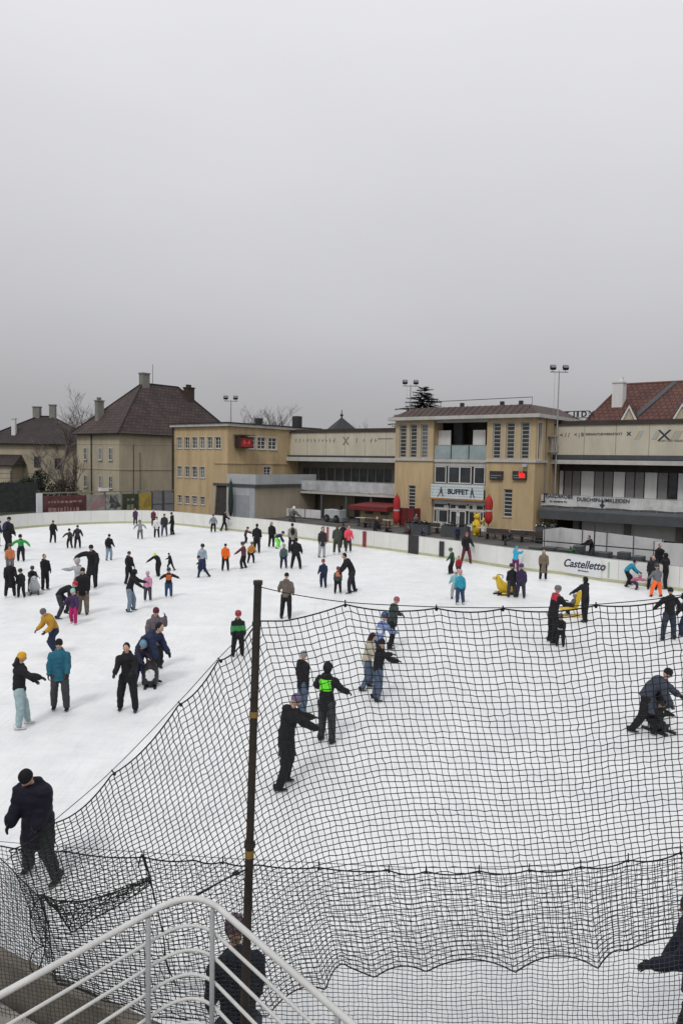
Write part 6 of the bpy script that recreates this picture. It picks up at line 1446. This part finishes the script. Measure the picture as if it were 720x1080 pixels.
person(301, 653, 604, 80, dict(lean=3, hipL=6, kneeL=6, hipR=-4, kneeR=4, spread=5, aL=(-6, 20, 50), aR=(-6, 20, 50)), (.13, .105, .09), BK, ('beanie', BK), 'man in grey-brown jacket with white hood seen from behind just right of the pole', scarf=WT)
person(259, 573, 555.5, 20, 'hold', (.05, .03, .05), BK, ('helmet', PU), 'small child in dark purple holding the adult in black by the boards', kid=True)
person(270.7, 583.5, 552, 90, 'straight', BK, BK, ('none', BK), 'adult in black from behind near the left side of the far boards')
person(286, 577, 550, -60, 'straight', BK, BK, ('long', (.10, .07, .04)), 'slim woman in black with brown hair by the far boards')
person(293, 578.5, 560, 10, 'deep', NV, (.22, .85, .10), ('beanie', NV), 'child bending over in neon green trousers', kid=True)
person(308, 583, 551.5, 100, 'straight', (.24, .23, .20), BK, ('none', BK), 'person in grey-beige jacket carrying a black backpack', pack=BK)
person(312, 600, 567, 80, 'wide', BK, BK, ('none', BK), 'broad adult in black seen from behind in the middle distance', girth=1.12)
person(299, 599.5, 573, -80, 'stand', (.07, .10, .10), NV, ('helmet', (.25, .35, .25)), 'child in dark green-grey with pale green helmet beside the broad adult', kid=True)
person(339, 588, 555.5, -60, 'straight', (.03, .028, .03), LG, ('none', BK), 'person in dark coat and pale trousers near the red striped boards', coat=.4)
person(355, 585, 553, 100, 'stand', (.05, .06, .045), (.05, .055, .04), ('long', BR_), 'skater in olive dark jacket and trousers facing the boards', skate=WS, band=None)
person(361.5, 578, 552, 90, 'straight', BK, BK, ('none', BK), 'dark dressed person close to the boards behind the pink jacket')
person(367, 582.5, 554, -70, 'stand', (.75, .08, .12), DG, ('none', (.2, .1, .05)), 'skater in hot pink jacket and white skates at the boards', skate=WS)
person(341, 619.5, 589, -110, 'stand', NV, NV, ('beanie', (.25, .05, .05)), 'child in navy snowsuit with dark red hat in the middle distance', kid=True)
person(356, 626, 597, -90, 'stand', (.04, .05, .05), BK, ('helmet', (.15, .03, .03)), 'child with orange and green jacket held by the bending adult', kid=True, band=(.50, .17, .08), bandz=(.55, 1.1))
person(371, 625.5, 583, 190, dict(lean=36, hipL=22, kneeL=14, hipR=-14, kneeR=8, spread=6, aL=(30, 4, 8), aR=(22, 6, 14), ht=0), BK, (.02, .02, .028), ('none', BK), 'tall slim adult in black stooping to hold a child\'s hand')
# --- centre right
person(491, 594, 561, -75, dict(lean=2, hipL=12, kneeL=6, hipR=-4, kneeR=2, spread=8, aL=(4, 20, 40), aR=(4, 20, 40)), BK, (.12, .025, .035), ('beanie', (.28, .08, .10)), 'adult in black jacket and dark red trousers leaning on the boards below the buffet')
person(475, 605.5, 577.5, 160, 'armsout', (.03, .06, .04), BK, ('helmet', (.03, .12, .05)), 'child in dark green with both arms spread wide', kid=True)
person(483, 607, 586, -100, 'stand', (.28, .02, .03), DG, ('none', BK), 'child in red jacket behind the child in teal', kid=True)
person(485, 638, 600.5, 110, 'straight', (.03, .26, .36), (.03, .05, .10), ('beanie', (.50, .22, .26)), 'child in turquoise jacket, navy trousers and pink hat', kid=True, skate=WS)
person(479.5, 632, 600, 95, 'stand', (.22, .42, .46), LG, ('beanie', WT), 'smaller child in pale turquoise half hidden by the turquoise jacket', kid=True)
person(543, 603, 576, 60, dict(lean=20, hipL=10, kneeL=12, hipR=2, kneeR=10, aL=(90, 10, 40), aR=(80, 10, 50)), CY, (.14, .02, .10), ('beanie', (.05, .30, .42)), 'child in cyan jacket and purple trousers leaning on the boards', kid=True)
person(539, 630, 594, 100, 'straight', BK, DG, ('helmet', BK), 'child in black standing left of the child in dark purple', kid=True, coat=.4)
person(548.5, 630.5, 594, 85, 'straight', (.035, .025, .06), (.03, .03, .05), ('helmet', (.07, .03, .10)), 'child in dark purple snowsuit beside the child in black', kid=True)
person(572, 612, 579, -100, 'straight', (.155, .12, .085), BK, ('long', (.012, .01, .009)), 'woman in long tan coat with black hair by the boards', coat=.85, skate=WS)
person(581, 678, 617, 20, dict(lean=18, hipL=12, kneeL=14, hipR=-8, kneeR=10, aL=(40, 4, 36), aR=(36, 4, 44)), BK, BK, ('helmet', GR), 'adult in black with a red shoulder band and grey helmet pushing a child', band=(.38, .03, .05), bandz=(.72, 1.15))
person(590, 682, 646, -110, 'hold', BK, BK, ('helmet', DG), 'small child in black with white belt in front of the adult with red shoulders', kid=True, band=LG, bandz=(.15, .3))
person(598, 649, 626, 185, dict(POSES['sit']), (.11, .115, .13), DG, ('helmet', (.17, .19, .22)), 'child in grey jacket and grey helmet sitting on the yellow chair sled', kid=True, zoff=0.05)
person(616, 656, 608, 190, dict(lean=4, hipL=4, kneeL=6, hipR=0, kneeR=4, spread=4, aL=(10, 12, 20), aR=(34, 16, 10)), (.014, .014, .02), BK, ('hood', BK), 'slim person all in black resting a hand on the yellow chair sled')
person(662, 619, 590, -10, dict(lean=58, hipL=46, kneeL=50, hipR=14, kneeR=34, spread=6, aL=(26, 6, 10), aR=(18, 6, 16), ht=-14), (.02, .22, .32), BK, ('none', BK), 'person in bright blue jacket bending over a fallen child by the boards')
person(671, 622, 611, -10, dict(lean=84, hipL=70, kneeL=60, hipR=60, kneeR=70, spread=8, aL=(80, 10, 10), aR=(80, 10, 10), ht=-30), (.40, .12, .20), PU, ('helmet', (.45, .10, .16)), 'fallen child in pink and purple lying on the ice', kid=True, height=1.0)
person(687, 622, 585, -120, 'straight', (.018, .018, .022), BK, ('none', BK), 'person in black standing behind the child in orange trousers')
person(691, 629.5, 594, 100, 'wide', (.14, .14, .16), (.95, .15, .04), ('helmet', DG), 'child in grey jacket and neon orange trousers near the boards', kid=True)
person(701, 621, 583, 160, 'wide', BK, BK, ('hood', BK), 'bulky adult in black beside the boards at the right', girth=1.25)
# --- far left group at the boards
person(148, 568.5, 548, -90, 'armsout', (.27, .28, .30), GR, ('helmet', GR), 'child in light grey with arms spread near the left curve of the boards', kid=True)
person(165.5, 567, 544.5, -80, 'straight', WT, BK, ('beanie', BR_), 'person in white jacket and black trousers in the group by the boards')
person(173.5, 565.5, 541.5, -80, 'straight', (.03, .03, .04), (.06, .08, .12), ('beanie', BR_), 'person in dark jacket and jeans in the middle of the group by the boards')
person(182, 564, 540, 180, 'stand', BK, BK, ('beanie', BK), 'rightmost black dressed person of the group by the left boards')
person(225, 561.5, 541.5, -90, 'armsout', (.20, .22, .26), BK, ('helmet', (.16, .07, .09)), 'small child in dark vest and grey sleeves near the yellow wing', kid=True, arms=((6, 22, 20), (6, 22, 20)))
person(236, 560, 538, 20, dict(lean=8, hipL=22, kneeL=14, hipR=-24, kneeR=4, aL=(40, 10, 20), aR=(30, 10, 20)), BK, BK, ('none', BK), 'slim skater in black striding with a hand on the boards near the yellow wing')
# --- people behind the boards
def behind(px, Yd, head, face, pose, top, hat, label, H=None, **k):
    p = W(px, 560, Yd); p.z = 0
    person(px, None, head, face, pose, top, DG, hat, label, loc=p, on_ice=False, group='people behind the boards', **k)
behind(143, 64, 536, -90, 'straight', (.06, .035, .07), ('none', BR_), 'person in purple jacket watching from behind the boards')
behind(162, 63.5, 537, -90, 'straight', (.10, .03, .04), ('none', BR_), 'person in dark red jacket behind the group at the left boards')
behind(308, 58.5, 533.5, -60, 'hold', (.10, .10, .09), ('cap', WT), 'person with white cap leaning on a bicycle-like frame behind the boards')
behind(396, 54, 545, 40, 'glide', BK, ('none', (.4, .35, .3)), 'grey haired person in black at the kiosk tables behind the boards')
behind(438, 60.5, 541.5, -60, 'straight', GR, ('none', BK), 'dark haired guest in grey standing left of the buffet')
behind(482, 53, 553.5, -60, 'straight', NV, ('none', (.12, .04, .03)), 'guest in navy sitting before the buffet door')
behind(448, 56, 557, 0, dict(POSES['sit'], lean=10), NV, ('none', BK), 'guest in navy seated at the pale table left of the buffet')
behind(533, 53, 558, 180, dict(POSES['sit'], lean=5), DG, ('none', BR_), 'guest in dark jacket seated right of the yellow figure')
behind(624, 44.2, 564.5, 200, 'hold', BK, ('none', BK), 'person in black with a dark stand behind the lettered board')
behind(604, 44.5, 575, 180, dict(POSES['crouch']), (.03, .10, .05), ('none', LG), 'crouching person in dark green behind the lettered board')
behind(412, 54.5, 553, 0, dict(POSES['sit'], lean=10), BK, ('none', BK), 'guest in black seated by the closed parasol left')
behind(427, 54, 554, 180, dict(POSES['sit'], lean=10), (.05, .02, .02), ('none', BK), 'guest in brown seated before the red wind screen')
behind(696, 40, 573, -90, 'straight', BK, ('none', BK), 'dark dressed spectator behind the right end of the boards')
bpy.data.batch_remove(JUNK); bpy.data.scenes.remove(TS)
